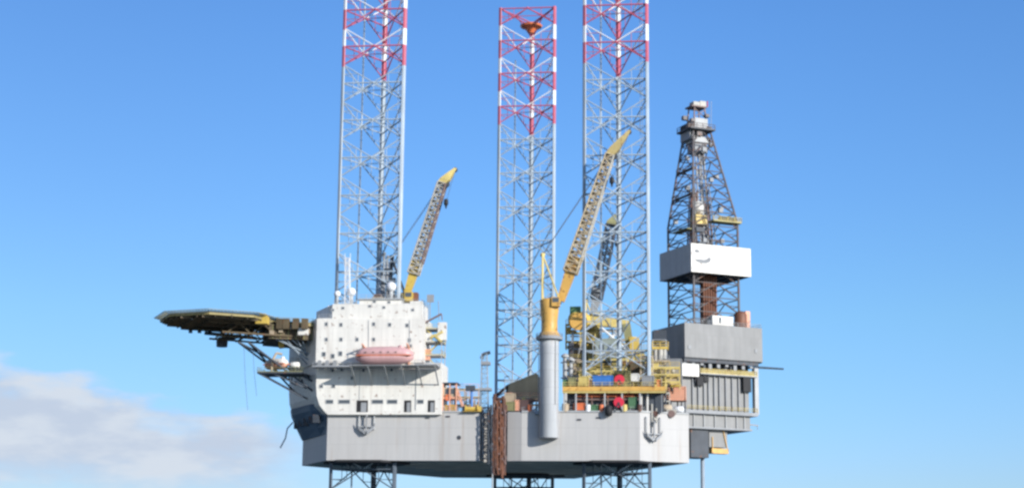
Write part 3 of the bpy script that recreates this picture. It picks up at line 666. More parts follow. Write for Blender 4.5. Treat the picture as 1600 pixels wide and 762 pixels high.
# ------------------------------------------------------------------ helideck
zh = 61.0
HC = Vector((-37.0, -9.0)); HRd = 14.6
octa = [(HC.x + HRd * math.cos(R(30 + 22.5 + 45 * k)), HC.y + HRd * math.sin(R(30 + 22.5 + 45 * k))) for k in range(8)]
hd = thing('helideck', 'octagonal helicopter deck with dark underside and olive net rim at the bow', 'helideck', (HC.x, HC.y, zh - 4))
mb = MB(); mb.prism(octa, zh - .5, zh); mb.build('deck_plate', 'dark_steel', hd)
mb = MB()
rin = [Vector((x, y, zh - .25)) for x, y in octa]; ro = [Vector((HC.x + (x - HC.x) * 1.11, HC.y + (y - HC.y) * 1.11, zh + .25)) for x, y in octa]
for k in range(8):
    a, b, c, d = rin[k], rin[(k + 1) % 8], ro[(k + 1) % 8], ro[k]
    mb.tube(c, d, .1, n=6); mb.tube(a, b, .16, n=6); mb.tube(a.lerp(d, .5), b.lerp(c, .5), .05, n=4)
    for j in range(15):
        s = j / 14; mb.tube(a.lerp(b, s), d.lerp(c, s), .07, n=4)
    for j in range(14):
        s = j / 14; mb.tube(a.lerp(b, s), d.lerp(c, s + 1 / 14), .035, n=4); mb.tube(a.lerp(b, s + 1 / 14), d.lerp(c, s), .035, n=4)
mb.build('safety_net', 'net', hd)
mb = MB()
for k in range(8):
    a, b = octa[k], octa[(k + 1) % 8]; mb.beam((a[0], a[1], zh - .6), (b[0], b[1], zh - .6), .3, .5)
mb.build('rim_girder', 'deck_olive', hd)
mb = MB()
ax = Vector((math.cos(R(30)), math.sin(R(30)))); bx = Vector((-ax.y, ax.x))
for k in range(-3, 4):
    o = k * 4.0; hl = math.sqrt(max(1, (HRd * .95) ** 2 - o * o))
    p = HC + bx * o - ax * hl; q = HC + bx * o + ax * hl; mb.beam((p.x, p.y, zh - .95), (q.x, q.y, zh - .95), .25, .9)
    p = HC + ax * o - bx * hl; q = HC + ax * o + bx * hl; mb.beam((p.x, p.y, zh - .9), (q.x, q.y, zh - .9), .2, .7)
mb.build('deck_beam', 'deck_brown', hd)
mb = MB()
far = HC + ax * 24
for o in (-8.5, 0, 8.5):
    p = HC + bx * o * .8 - ax * 4; q = HC + ax * 25.5 + bx * o
    for z in (zh - 1.6, zh - 4.2): mb.tube((p.x + (4 * ax.x if z < zh - 2 else 0), p.y, z), (q.x, q.y, z), .26)
    for k in range(8):
        a = p.lerp(q, .15 + k / 9.5); b = p.lerp(q, .15 + (k + 1) / 9.5); mb.tube((a.x, a.y, zh - (1.6 if k % 2 else 4.2)), (b.x, b.y, zh - (4.2 if k % 2 else 1.6)), .17)
for k in range(6):
    a = HC + ax * (2 + k * 4.6)
    for z in (zh - 1.6, zh - 4.2): mb.tube((a.x + bx.x * -8, a.y + bx.y * -8, z), (a.x + bx.x * 8, a.y + bx.y * 8, z), .18)
    s = 1 if k % 2 else -1
    mb.tube((a.x - bx.x * 8, a.y - bx.y * 8, zh - 1.6), (a.x, a.y, zh - 4.2), .14); mb.tube((a.x + bx.x * 8, a.y + bx.y * 8, zh - 1.6), (a.x, a.y, zh - 4.2), .14)
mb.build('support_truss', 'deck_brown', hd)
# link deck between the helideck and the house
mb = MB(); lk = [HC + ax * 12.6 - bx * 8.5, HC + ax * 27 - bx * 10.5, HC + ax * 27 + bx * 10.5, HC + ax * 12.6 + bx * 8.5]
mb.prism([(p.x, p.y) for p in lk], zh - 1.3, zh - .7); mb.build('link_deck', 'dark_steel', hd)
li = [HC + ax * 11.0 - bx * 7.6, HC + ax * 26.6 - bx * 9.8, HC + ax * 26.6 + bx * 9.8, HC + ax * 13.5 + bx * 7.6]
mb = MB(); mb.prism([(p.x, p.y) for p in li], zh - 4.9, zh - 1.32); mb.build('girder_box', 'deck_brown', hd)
mb = MB()
for k in range(8):
    p = li[0].lerp(li[1], (k + .5) / 8); mb.beam((p.x, p.y - .1, zh - 4.9), (p.x, p.y - .1, zh - 1.3), .22)
build_each(mb, 'girder_rib', 'olive', hd)
mb = MB()
for k in range(7):
    p = li[0].lerp(li[1], (k + .4) / 7); mb.box(p.x - .5, p.x + .5, p.y - .9, p.y - .25, zh - 4.2 + (k % 3) * .8, zh - 3.0 + (k % 3) * .8)
build_each(mb, 'cable_box', 'tan', hd)
mb = MB()
for k in range(10):                     # stub braces stepping from the link deck down to the house side
    p = li[0].lerp(li[1], .1 + .085 * k); bp = bowpt(.25 + .05 * k, .1); mb.tube((p.x, p.y + 1.0, zh - 4.9), (bp[0] - 1.0, bp[1], zh - 9 - (k % 3) * 2), .16, n=6)
build_each(mb, 'knee_brace', 'steel_blue', hd)
mb = MB(); mb.rail([(lk[0].x, lk[0].y, zh - .7), (lk[1].x, lk[1].y, zh - .7)], 1.1, .06); mb.build('link_railing', 'olive', hd)
mb = MB(); mb.beam((lk[0].x, lk[0].y, zh - 1.2), (lk[1].x, lk[1].y, zh - 1.2), .3, .7); mb.build('link_girder', 'deck_olive', hd)
mb = MB(); c = P3(412, 498, -14.0); mb.box(c[0] - 1.9, c[0] + 1.0, -14.6, -12.2, c[2] - 1.2, c[2] + .7); mb.box(c[0] - .9, c[0] + .5, -14.7, -12.2, c[2] + .7, c[2] + 1.3); mb.build('fire_monitor_house', 'yellow', hd)
mb = MB()
for px in (437, 447, 462, 476):
    p = Vector(P3(px, 500, -10)); mb.box(p.x - .7, p.x + .8, -10.5, -9.2, p.z - 2.2, p.z + .4)
build_each(mb, 'deck_locker', 'deck_brown', hd)
mb = MB(); p = Vector(P3(437, 530, -4)); mb.beam(p + Vector((0, 0, 3)), p + Vector((.6, 0, -2.2)), 1.2, 1.2); mb.build('access_stair', 'yellow', hd)
mb = MB(); p = Vector(P3(474, 517, -9)); mb.box(p.x - 1.2, p.x + 1.2, -9.6, -8.4, p.z - 1, p.z + .8); mb.build('white_cabinet', 'white_paint', hd)
for (a, b) in (((372, 534), (458, 630)), ((388, 534), (474, 640))):
    for dv_ in (-7.0, 6.0):
        mb = MB(); p = Vector(P3(*a, -6 + dv_)); bp = bowpt(.15 if dv_ < 0 else .85, 0.2); q = Vector((bp[0], bp[1], 44.5 if a[0] < 380 else 41.5))
        mb.tube(p, q, .27, n=8); mb.build('strut', 'dark_steel', hd)
mb = MB(); mb.lathe([(1.4, -1.4), (1.5, 0), (1.1, 1.0)], P3(347, 533, 0), n=14); mb.tube(P3(347, 529, 0), P3(372, 525, 0), .6); mb.tube(P3(320, 520, -2), P3(400, 528, -2), .45); mb.build('foam_tank', 'dark_steel', hd)
mb = MB()
for px in (298, 312, 328): mb.box(*[V(px, 520, 2)[0] + s for s in (-.4, .4)], 1.4, 2.2, V(px, 520, 2)[1], V(px, 514, 2)[1])
build_each(mb, 'flood_light', 'dark_steel', hd)
mb = MB(); mb.ball(P3(300, 497, -19), .3, 6); mb.build('rim_light', 'leg_white', hd)
for i, (px, py0, py1) in enumerate(((384, 540, 640), (398, 540, 618))):
    t = thing('hanging_rope', ['thin rope hanging free below the helideck, longer one', 'thin rope hanging free below the helideck, shorter one'][i], 'rope', P3(px, py0, -6))
    mb = MB(); mb.path([P3(px - 3, py0, -6), P3(px - 1, (py0 + py1) / 2, -6), P3(px + 3, py1, -6)], .045, 5); mb.build('rope_line', 'cable', t)
# bow boat station
bs = thing('boat_station', 'dark bracketed platform under the helideck carrying an orange rescue boat', 'platform', P3(440, 590, -4))
mb = MB(); p = P3(405, 582, -8); q = P3(476, 582, -8); mb.box(p[0], q[0], -10, -2, p[2] - .4, p[2]); mb.build('platform_deck', 'dark_steel', bs)
mb = MB()
for v in (-9.5, -2.5):
    mb.beam((p[0] + .5, v, p[2] - .4), (q[0] - .5, v + 2, p[2] - 6), .4); mb.beam((p[0] + 4, v, p[2] - .4), (q[0] - .3, v + 2, p[2] - 3.5), .3)
build_each(mb, 'platform_bracket', 'dark_steel', bs)
mb = MB(); mb.rail([(p[0], -2, p[2]), (p[0], -10, p[2]), (q[0], -10, p[2])], 1.1, .05); mb.build('platform_railing', 'olive', bs)
lifeboat('rescue_boat', 'small orange rescue boat with white canopy on the bow platform', P3(432, 569, -7), 7.2, 1.35, 'salmon', 'white_paint', (.9, -.43, 0))
t = thing('raft_canister', 'white life raft canister beside the orange rescue boat', 'life raft', P3(458, 577, -8))
mb = MB(); c = P3(453, 570, -9); mb.lathe([(.3, 0), (.75, .2), (.8, 1.2), (.75, 2.3), (.3, 2.5)], c, n=12, axis='x'); mb.build('canister', 'white_paint', t, smooth=True)
mb = MB(); mb.box(c[0] + .3, c[0] + .6, -9.6, -8.4, p[2], c[2] - .4); mb.box(c[0] + 1.9, c[0] + 2.2, -9.6, -8.4, p[2], c[2] - .4); mb.build('cradle', 'dark_steel', t)
t = thing('rescue_davit', 'short tan davit bent over the orange rescue boat', 'davit', P3(424, 580, -8))
mb = MB(); mb.path([P3(424, 581, -8.6), P3(426, 562, -8.6), P3(432, 551, -8.4), P3(441, 553, -8.2)], .3, 8); mb.build('davit_arm', 'tan', t)

# ------------------------------------------------------------------ anchors on the hull
def anchor(label, u, v, z, dirn):
    t = thing('anchor', label, 'anchor', (u, v, z), 'anchors hung on the hull side'); d = Vector(dirn); nrm = Vector((d.y, -d.x, 0)); c = Vector((u, v, z))
    def F(p): return c + d * p[0] + nrm * p[1] + Vector((0, 0, p[2]))
    mb = MB(F); mb.beam((0, .9, 0), (0, .9, 4.2), .35); mb.tube((0, .9, 4.1), (0, .9, 4.6), .35); mb.build('shank', 'mid_grey', t)
    for s in (-1, 1):
        mb = MB(F); mb.loft([[(s * .3, .5, -.3), (s * .3, 1.3, -.3), (s * .3, 1.3, .5), (s * .3, .5, .5)], [(s * 1.9, .7, 1.0), (s * 1.9, 1.1, 1.0), (s * 1.9, 1.1, 1.6), (s * 1.9, .7, 1.6)], [(s * 2.3, .8, 2.3), (s * 2.3, 1.0, 2.3), (s * 2.35, 1.0, 2.5), (s * 2.35, .8, 2.5)]]); mb.build('fluke', 'mid_grey', t)
    mb = MB(F); mb.tube((-1.9, .5, .9), (-1.9, .5, 5.6), .16); mb.tube((1.9, .5, .9), (1.9, .5, 5.6), .16); mb.tube((-1.9, .5, 1.6), (1.9, .5, 1.6), .16); mb.tube((-1.9, .5, 5.6), (-1.9, -.1, 5.6), .16); mb.tube((1.9, .5, 5.6), (1.9, -.1, 5.6), .16)
    mb.tube((-1.9, .5, 1.0), (-1.9, -.1, 1.0), .16); mb.tube((1.9, .5, 1.0), (1.9, -.1, 1.0), .16); mb.build('bolster_rack', 'light_grey', t)
    mb = MB(F); mb.path([(0, .9, 4.5), (0, .7, 6.2), (.1, 0, 7.2)], .09, 5); mb.build('anchor_wire', 'cable', t)
u, z = V(572, 672, VF - .9); anchor('anchor hung on its rack low on the pale hull under the white block', u, VF, z - .6, (1, 0, 0))
d30 = A30.normalized(); p = Vector((68.6, VF)) + Vector((d30.x, d30.y)) * 3.4
anchor('anchor hung on its rack on the bright end face of the hull', p.x, p.y, V(1022, 688, p.y)[1], (d30.x, d30.y, 0))

# ------------------------------------------------------------------ rusty tower in the hull recess
t = thing('caisson_tower', 'rusty brown lattice pump tower standing in the recess of the hull side', 'tower', P3(778, 742, -7))
mb = MB(); pb, pt = P3(780, 741, -8.0), P3(780, 622, -8.0); mb.lattice(pb, pt, 2.4, 2.4, 12, .28, .16); mb.build('tower_lattice', 'rust_brown', t)
for px in (773, 779, 786):
    mb = MB(); mb.tube(P3(px, 741, -7.4), P3(px, 612 + (px % 4) * 3, -7.4), .4, n=10); mb.build('caisson_pipe', 'rust_brown', t)
mb = MB()
for k in range(14):
    p = Vector(P3(775 + (k % 3) * 5, 628 + k * 8, -9.2)); mb.box(p.x - .18, p.x + .22, -9.6, -9.1, p.z - .3, p.z + .2)
build_each(mb, 'pipe_clamp', 'boom_brown', t)
t = thing('ladder_frame', 'grey caged ladder frame beside the rusty tower in the hull recess', 'ladder', P3(760, 720, -7))
mb = MB(); mb.lattice(P3(760, 716, -6.2), P3(760, 636, -6.2), 1.7, 1.7, 9, .15, .1); mb.build('cage', 'mid_grey', t)
mb = MB()
for k in range(7): p = Vector(P3(760, 645 + k * 10, -6.6)); mb.box(p.x - .8, p.x + .8, -7.0, -5.4, p.z - .08, p.z + .08)
build_each(mb, 'landing', 'mid_grey', t)
t = thing('sea_water_hose', 'pale hose hanging straight down past the rusty tower', 'hose', P3(769, 640, -9.3))
mb = MB(); mb.path([P3(772, 628, -9.3), P3(770, 690, -9.3), P3(769, 780, -9.3), P3(769, 900, -9.3)], .16, 6); mb.build('hose_line', 'light_grey', t)

# ------------------------------------------------------------------ deck gear builders
def container(label, px0, py0, px1, py1, v, depth, m, doors=True, group=None, name='deck_container', cat='container', foot=None):
    u0, u1, z0, z1 = rect(px0, py0, px1, py1, v); t = thing(name, label, cat, ((u0 + u1) / 2, v, z0), group)
    mb = MB(); n = max(3, int((u1 - u0) / .5)); pts = []
    for k in range(n):                 # corrugated front
        a = u0 + .12 + (u1 - u0 - .24) * k / n; b = u0 + .12 + (u1 - u0 - .24) * (k + .5) / n
        pts += [(a, v + .1), (b, v + .1), (b, v + .02)]; pts += [(u0 + .12 + (u1 - u0 - .24) * (k + 1) / n, v + .02)]
    mb.prism(pts + [(u1 - .1, v + depth), (u0 + .1, v + depth)], z0 + .1, z1 - .1); mb.build('shell', m, t)
    mb = MB()
    for u in (u0 + .1, u1 - .1):
        for w in (v, v + depth): mb.beam((u, w, z0), (u, w, z1), .2)
    for z in (z0 + .1, z1 - .1):
        for w in (v, v + depth): mb.beam((u0, w, z), (u1, w, z), .2)
        for u in (u0 + .1, u1 - .1): mb.beam((u, v - .05, z), (u, v + depth + .05, z), .18)
    mb.build('corner_frame', m, t)
    if foot is not None:
        mb = MB()
        for u in (u0 + .3, u1 - .3): mb.box(u - .15, u + .15, v + .2, v + depth - .2, foot, z0)
        mb.build('skid', 'dark_steel', t)
    return t
def tank(label, px, py, v, length, r, m, zf, axis='x', name='deck_tank', cat='tank'):
    c = Vector(P3(px, py, v)); t = thing(name, label, cat, (c.x, c.y, zf)); h = length / 2
    mb = MB(); mb.lathe([(.05, -h - r * .3), (r * .7, -h - r * .15), (r, -h + .1), (r, h - .1), (r * .7, h + r * .15), (.05, h + r * .3)], c, n=18, axis=axis); mb.build('shell', m, t, smooth=True)
    mb = MB()
    for s in (-.6, .6):
        if axis == 'x': mb.box(c.x + s * h - .15, c.x + s * h + .15, c.y - r * .7, c.y + r * .7, zf, c.z - r * .4)
        elif axis == 'y': mb.box(c.x - r * .7, c.x + r * .7, c.y + s * h - .15, c.y + s * h + .15, zf, c.z - r * .4)
        else: mb.box(c.x + s * r - .15, c.x + s * r + .15, c.y - .2, c.y + .2, zf, c.z)
    mb.build('saddle', 'dark_steel', t); return t
def reel(label, px, py, v, r, w, m, zf):
    c = Vector(P3(px, py, v)); t = thing('hose_reel', label, 'hose reel', (c.x, c.y, zf))
    mb = MB()
    for s in (-w / 2, w / 2): mb.lathe([(r * .3, s - .05), (r, s - .05), (r, s + .05), (r * .3, s + .05)], c, n=20, axis='y')
    mb.build('flange', m, t)
    mb = MB(); mb.lathe([(r * .72, -w / 2), (r * .72, w / 2)], c, n=18, axis='y'); mb.build('drum', m, t)
    mb = MB()
    for s in (-1, 1): mb.beam((c.x - r * .7, c.y + s * (w / 2 + .15), zf), (c.x, c.y + s * (w / 2 + .15), c.z), .2); mb.beam((c.x + r * .7, c.y + s * (w / 2 + .15), zf), (c.x, c.y + s * (w / 2 + .15), c.z), .2)
    mb.build('reel_stand', 'dark_steel', t); return t
def winch(label, px, py, v, m, zf, s=1.0):
    c = Vector(P3(px, py, v)); t = thing('deck_winch', label, 'winch', (c.x, c.y, zf), 'winches on the deck edge')
    mb = MB(); mb.lathe([(.9 * s, -1.5 * s), (.9 * s, -1.35 * s), (.5 * s, -1.35 * s), (.5 * s, 1.35 * s), (.9 * s, 1.35 * s), (.9 * s, 1.5 * s)], c, n=16, axis='x'); mb.build('drum', m, t)
    mb = MB(); mb.box(c.x - 2 * s, c.x + 2 * s, c.y - 1 * s, c.y + 1 * s, zf, c.z - .6 * s); mb.box(c.x + 1.5 * s, c.x + 2.3 * s, c.y - .6 * s, c.y + .6 * s, zf, c.z + .5 * s); mb.build('winch_bed', m, t)
    return t
def stairs(label, p, q, w, m, n=9):
    p, q = Vector(p), Vector(q); t = thing('deck_stair', label, 'stair', p); y = Vector((0, w / 2, 0)); mb = MB()
    for s in (-1, 1): mb.beam(p + y * s, q + y * s, .1, .35)
    mb.build('stringer', m, t); mb = MB()
    for k in range(1, n): c = p.lerp(q, k / n); mb.box(c.x - .2, c.x + .2, c.y - w / 2, c.y + w / 2, c.z - .04, c.z + .04)
    mb.build('tread', m, t, label=None); mb = MB()
    for s in (-1, 1): mb.tube(p + y * s + Vector((0, 0, 1)), q + y * s + Vector((0, 0, 1)), .05); mb.tube(p + y * s, p + y * s + Vector((0, 0, 1)), .05); mb.tube(q + y * s, q + y * s + Vector((0, 0, 1)), .05)
    mb.build('handrail', m, t); return t

t = thing('chain_bundle', 'ragged dark bundle of rusty chains hanging below the hull at the rusty tower', 'chain', P3(782, 735, -9))
for px, y0, y1 in ((763, 640, 728), (768, 632, 735), (774, 640, 732), (777, 625, 744), (782, 630, 738), (785, 650, 747), (789, 640, 729), (771, 660, 741)):
    mb = MB(); n = int((y1 - y0) / 6)
    for k in range(n):
        p = Vector(P3(px + random.uniform(-1, 1), y0 + k * 6, -9.4)); q = Vector(P3(px + random.uniform(-1, 1), y0 + k * 6 + 7, -9.4)); mb.tube(p, q, random.uniform(.16, .34), random.uniform(.14, .3), 6)
    mb.build('chain', 'dark_steel' if px < 770 else random.choice(['rust_brown', 'boom_brown', 'drill_pipe']), t)
# between the accommodation block and the rusty tower
t = thing('workshop_shelter', 'tan open-sided deck shelter with a dark flat roof next to the white block', 'shelter', P3(704, 645, -6.5))
u0, u1, z0, z1 = rect(692, 597, 713, 642, -6.6)
mb = MB(); mb.box(u0 - .3, u1 + .3, -6.8, -2, z1 - .25, z1); mb.build('roof', 'dark_steel', t)
mb = MB(); mb.box(u0, u1, -6.2, -2.2, z0 + 3.6, z1 - 1.2); mb.build('wall', 'tan', t)
mb = MB()
for a in (u0, (u0 + u1) / 2, u1): mb.beam((a, -6.6, ZD), (a, -6.6, z1), .25)
mb.build('post', 'salmon', t)
mb = MB(); mb.box(u0, u1, -6.5, -2.2, z0 + 3.1, z0 + 3.6); mb.build('mezzanine', 'salmon', t)
mb = MB(); mb.box(u0 + .5, u0 + 1.5, -6.25, -6.1, z0 + 4.3, z1 - 1.5); mb.box(u1 - 1.5, u1 - .5, -6.25, -6.1, z0 + 4.3, z1 - 1.5); mb.build('window', 'glass', t)
container('orange tool box under the tan deck shelter', 695, 632, 711, 644, -6.5, 2.4, 'orange_yellow', name='tool_box', cat='tool box')
stairs('sloping salmon stair leaning down beside the tan deck shelter', P3(726, 643, -5.5), P3(712, 606, -5.5), 1.0, 'salmon')
winch('yellow deck winch at the hull edge near the rusty tower', 737, 638, -7.2, 'yellow', ZD, 1.05)
container('dark grey fuel box on deck behind the yellow winch', 722, 634, 733, 645, -6.6, 2.0, 'mid_grey', name='fuel_box', cat='box')
t = thing('deck_davit', 'small dark blue davit with a boxy head near the yellow winch', 'davit', P3(737, 645, -5))
mb = MB(); mb.tube(P3(737, 645, -5), P3(737, 610, -5), .32); mb.build('davit_post', 'blue', t)
mb = MB(); w0 = rect(728, 602, 742, 610, -5); mb.box(w0[0], w0[1], -5.8, -4.2, w0[2], w0[3]); mb.build('davit_head', 'dark_steel', t)
t = mast_thing('vent_mast', 'slender grey lattice vent mast with a hooked top beside the rusty tower', 'vent mast', 757, 552, 645, -4, 1.9, 12, 'steel_blue')
mb = MB(); mb.path([P3(752, 560, -4), P3(755, 553, -4), P3(766, 550, -4)], .42, 8); mb.build('vent_head', 'dark_steel', t)
mb = MB(); w0 = rect(752, 565, 766, 570, -4); mb.box(w0[0], w0[1], -5, -3, w0[2], w0[3]); w0 = rect(750, 606, 768, 610, -4); mb.box(w0[0], w0[1], -5.3, -2.7, w0[2], w0[3]); build_each(mb, 'mast_platform', 'mid_grey', t)
# dark sloping ramp
t = thing('covered_conveyor', 'dark sloping covered conveyor rising behind the grey crane pedestal', 'conveyor', P3(812, 640, 4))
mb = MB(); mb.frontal([V(790, 612, 4), V(793, 600, 4), V(838, 582, 4), V(844, 592, 4), V(844, 622, 4), V(826, 626, 4)], 4, 9); mb.build('cover', 'tarp', t)
mb = MB()
for px in (800, 822, 838): mb.beam(P3(px, 646, 4.6), P3(px, 612, 4.6), .35); mb.beam(P3(px, 646, 8.4), P3(px, 612, 8.4), .35)
build_each(mb, 'support_post', 'dark_steel', t)
mb = MB(); mb.beam(P3(770, 622, 3.9), P3(794, 602, 3.9), .8, .6); mb.build('lower_chute', 'rust_brown', t)
container('tan container on deck right of the rusty tower', 788, 614, 806, 628, -4.5, 3, 'tan', foot=ZD)
container('salmon container under the dark sloping conveyor', 804, 624, 826, 641, -5.2, 3, 'salmon', foot=ZD)
container('olive container at the hull edge right of the rusty tower', 790, 627, 805, 641, -5.6, 3, 'olive', foot=ZD)
# behind the pedestal
t = thing('vent_stack_group', 'pair of pale grey vent stacks with mushroom caps right of the crane pedestal', 'vent', P3(886, 620, 6))
for px, py in ((883, 556), (892, 562)):
    mb = MB(); p, q = P3(px, 640, 6), P3(px, py, 6); mb.tube(p, q, .5, n=10); mb.lathe([(1.0, -.3), (1.0, .2), (.3, .7)], q, n=12); mb.build('vent_stack', 'light_grey', t)
mb = MB(); mb.beam(P3(876, 566, 6.2), P3(898, 566, 6.2), .3); mb.beam(P3(876, 590, 6.2), P3(898, 590, 6.2), .3); mb.build('vent_brace', 'mid_grey', t)

# pipe deck platform along the hull edge
pd = thing('pipe_deck', 'long raised steel platform with orange-yellow edge along the hull side', 'platform', P3(960, 640, -6))
u0, u1 = V(879, 605, -7.2)[0], V(1040, 605, -7.2)[0]; zp0 = V(960, 612, -7.2)[1]; zp1 = V(960, 604, -7.2)[1]
mb = MB(); mb.box(u0, u1, -7.2, -5.5, zp0 + .05, zp1); mb.build('platform_deck', 'mid_grey', pd)
mb = MB(); mb.beam((u0, -7.35, zp1 - .45), (u1, -7.35, zp1 - .45), .25, 1.1); mb.build('edge_beam', 'orange_yellow', pd)
mb = MB(); mb.beam((u0, -7.38, zp0 - .05), (u1, -7.38, zp0 - .05), .25, .35); mb.build('lower_beam', 'pale_yellow', pd)
for px in (881, 900, 917, 945, 972, 1000):
    mb = MB(); u = V(px, 625, -7.2)[0]; mb.beam((u, -7.1, ZD), (u, -7.1, zp0), .35); mb.build('post', 'light_grey', pd)
mb = MB(); mb.rail([(u0, -7.3, zp1), (u1, -7.3, zp1)], 1.15, .06, kick=False); mb.build('railing', 'pale_yellow', pd)
mb = MB(); mb.box(u0 + 1, u1 - .5, -5.2, -5.0, ZD, zp0); mb.build('back_screen', 'dark_steel', pd)
up_ = thing('upper_gantry', 'yellow-beamed upper gantry platform above the blue container', 'platform', P3(950, 575, -3))
zq = V(950, 575, 12)[1]; ua, ub = V(920, 575, 12)[0], V(1010, 575, 12)[0]
mb = MB(); mb.box(ua, ub, 12, 17, zq - .3, zq); mb.build('platform_deck', 'olive', up_)
mb = MB(); mb.beam((ua, 11.8, zq - .2), (ub, 11.8, zq - .2), .3, .9); mb.beam((ua, 11.8, zq + 2.2), (ub * .8 + ua * .2, 11.8, zq + 2.2), .25, .4); mb.build('edge_beam', 'pale_yellow', up_)
for px in (922, 948, 978, 1004):
    mb = MB(); u = V(px, 590, 12)[0]; mb.beam((u, 12, ZD), (u, 12, zq), .4); mb.build('post', 'tan', up_)
mb = MB(); mb.rail([(ua, 11.8, zq), (ub, 11.8, zq)], 1.2, .07, kick=False); mb.build('railing', 'yellow', up_)
for i, (px0, px1, m) in enumerate(((928, 940, 'olive'), (942, 955, 'dark_steel'), (957, 968, 'olive'))):
    container(['olive pump unit on the gantry, first from the crane pedestal', 'dark pump unit between two olive ones on the gantry', 'olive pump unit on the gantry close under the yellow king post'][i], px0, 559, px1, 572, 12.5, 3, m, name='pump_unit', cat='pump', group='pump units on the gantry')
mb = MB(); w0 = rect(930, 528, 968, 556, 16); t = thing('machinery_cabin', 'pale green-grey machinery cabin below the folded yellow boom', 'cabin', (w0[0], 16, w0[2]))
mb.box(w0[0], w0[1], 16, 20, w0[2], w0[3]); mb.build('cabin_wall', 'cabin_green', t); mb = MB(); mb.box(w0[0] + 1, w0[0] + 2.3, 15.95, 16.1, w0[2] + 1.5, w0[2] + 3); mb.box(w0[0] + 3.3, w0[0] + 4.6, 15.95, 16.1, w0[2] + 1.5, w0[2] + 3); mb.build('cabin_window', 'glass', t)
mb = MB(); mb.box(w0[0] - .4, w0[1] + .4, 15.6, 20.3, w0[2] - .6, w0[2]); mb.beam((w0[0], 16.5, zq), (w0[0], 16.5, w0[2] - .6), .4); mb.beam((w0[1], 16.5, zq), (w0[1], 16.5, w0[2] - .6), .4); mb.build('cabin_base', 'tan', t)
# gear on the platform
container('blue half-height container on the orange-edged platform', 926, 586, 958, 602, -6.9, 1.3, 'blue')
reel('pink-red hose reel at the end of the blue container', 968, 593, -6.6, 1.25, .8, 'sign_red', zp1)
reel('pink-red hose reel standing on the hull deck below the platform', 967, 628, -6.9, 1.25, .8, 'sign_red', ZD)
container('white electrical box on the orange-edged platform', 986, 583, 999, 595, -6.6, 1.3, 'white_paint', name='electrical_box', cat='box', foot=zp1)
container('olive tool crate on the crane end of the orange-edged platform', 888, 589, 900, 602, -6.7, 1.3, 'olive', name='tool_crate', cat='crate', foot=zp1)
container('pale yellow tool crate beside the blue container', 904, 587, 920, 602, -6.7, 1.3, 'pale_yellow', name='tool_crate', cat='crate', foot=zp1)
container('grey mud skip at the derrick end of the orange-edged platform', 1003, 586, 1022, 602, -6.7, 1.3, 'mid_grey', name='mud_skip', cat='skip', foot=zp1)
container('orange pallet cage on the hull deck below the platform', 896, 629, 914, 640, -6.8, 1.4, 'boat_orange', name='pallet_cage', cat='cage')
container('green chemical tote on the hull deck below the platform', 922, 632, 934, 642, -6.8, 1.4, 'green', name='chemical_tote', cat='tote')
container('tan pallet cage on the hull deck next to the crane pedestal', 878, 630, 889, 640, -6.8, 1.4, 'tan', name='pallet_cage', cat='cage')
container('green chemical tote beneath the white electrical box', 982, 620, 996, 637, -6.6, 1.3, 'green', name='chemical_tote', cat='tote')
t = thing('fender_bag', 'dark rubber fender hung over the hull edge below the red reels', 'fender', P3(950, 640, -7.6))
mb = MB(); c = P3(951, 641, -7.9); mb.lathe([(.2, -1.4), (.8, -1.1), (.95, 0), (.8, 1.1), (.2, 1.4)], c, n=14); mb.build('fender_body', 'black', t, smooth=True)
mb = MB(); mb.tube((c[0], -7.9, c[2] + 1.3), (c[0], -7.2, ZD + 1), .06); mb.build('fender_rope', 'cable', t)
# clutter at the sunlit hull corner
def along(t_, o=0.0): return Vector((68.6 + .866 * t_ - .5 * o, VF + .5 * t_ + .866 * o, 0))
t = thing('white_cabin', 'white pillar and cabin frame at the sunlit corner of the hull', 'cabin', P3(1005, 640, -6))
mb = MB(); w0 = rect(1001, 612, 1012, 642, -6.0); mb.box(w0[0], w0[0] + .4, -6.2, -5.7, ZD, w0[3]); mb.box(w0[0], w0[1] + .3, -6.3, -4, w0[3], w0[3] + .5); mb.box(w0[1] - .2, w0[1] + .2, -6.1, -5.7, ZD, w0[3]); build_each(mb, 'cabin_frame', 'white_paint', t)
mb = MB(); mb.box(w0[0] + .4, w0[1], -5.2, -4.4, ZD, w0[3]); mb.build('cabin_back', 'mid_grey', t)
for i, (tt, o, zc, r, ln, m, lb) in enumerate(((4.5, 1.2, 1.4, .95, 2.2, 'light_grey', 'grey tank on the sunlit hull corner beside the white pillar'), (8.0, 1.4, 1.3, .9, 2.6, 'tan', 'tan tank in the middle of the sunlit deck edge'), (11.4, 1.2, 1.1, .8, 2.2, 'leg_white', 'white tank at the far end of the sunlit deck edge'))):
    c = along(tt, o); tp = thing('deck_tank', lb, 'tank', (c.x, c.y, ZD), 'tanks along the sunlit deck edge')
    mb = MB(); mb.lathe([(.1, -ln / 2 - .2), (r, -ln / 2), (r, ln / 2), (.1, ln / 2 + .2)], (c.x, c.y, ZD + zc), n=14, axis='x'); mb.build('shell', m, tp, smooth=True)
    mb = MB(); mb.box(c.x - .8, c.x + .8, c.y - .5, c.y + .5, ZD, ZD + zc - r * .6); mb.build('saddle', 'dark_steel', tp)
t = thing('mooring_bracket', 'rust-marked mooring bracket hanging over the sunlit hull corner', 'bracket', (*along(3.2, 0)[:2], ZD))
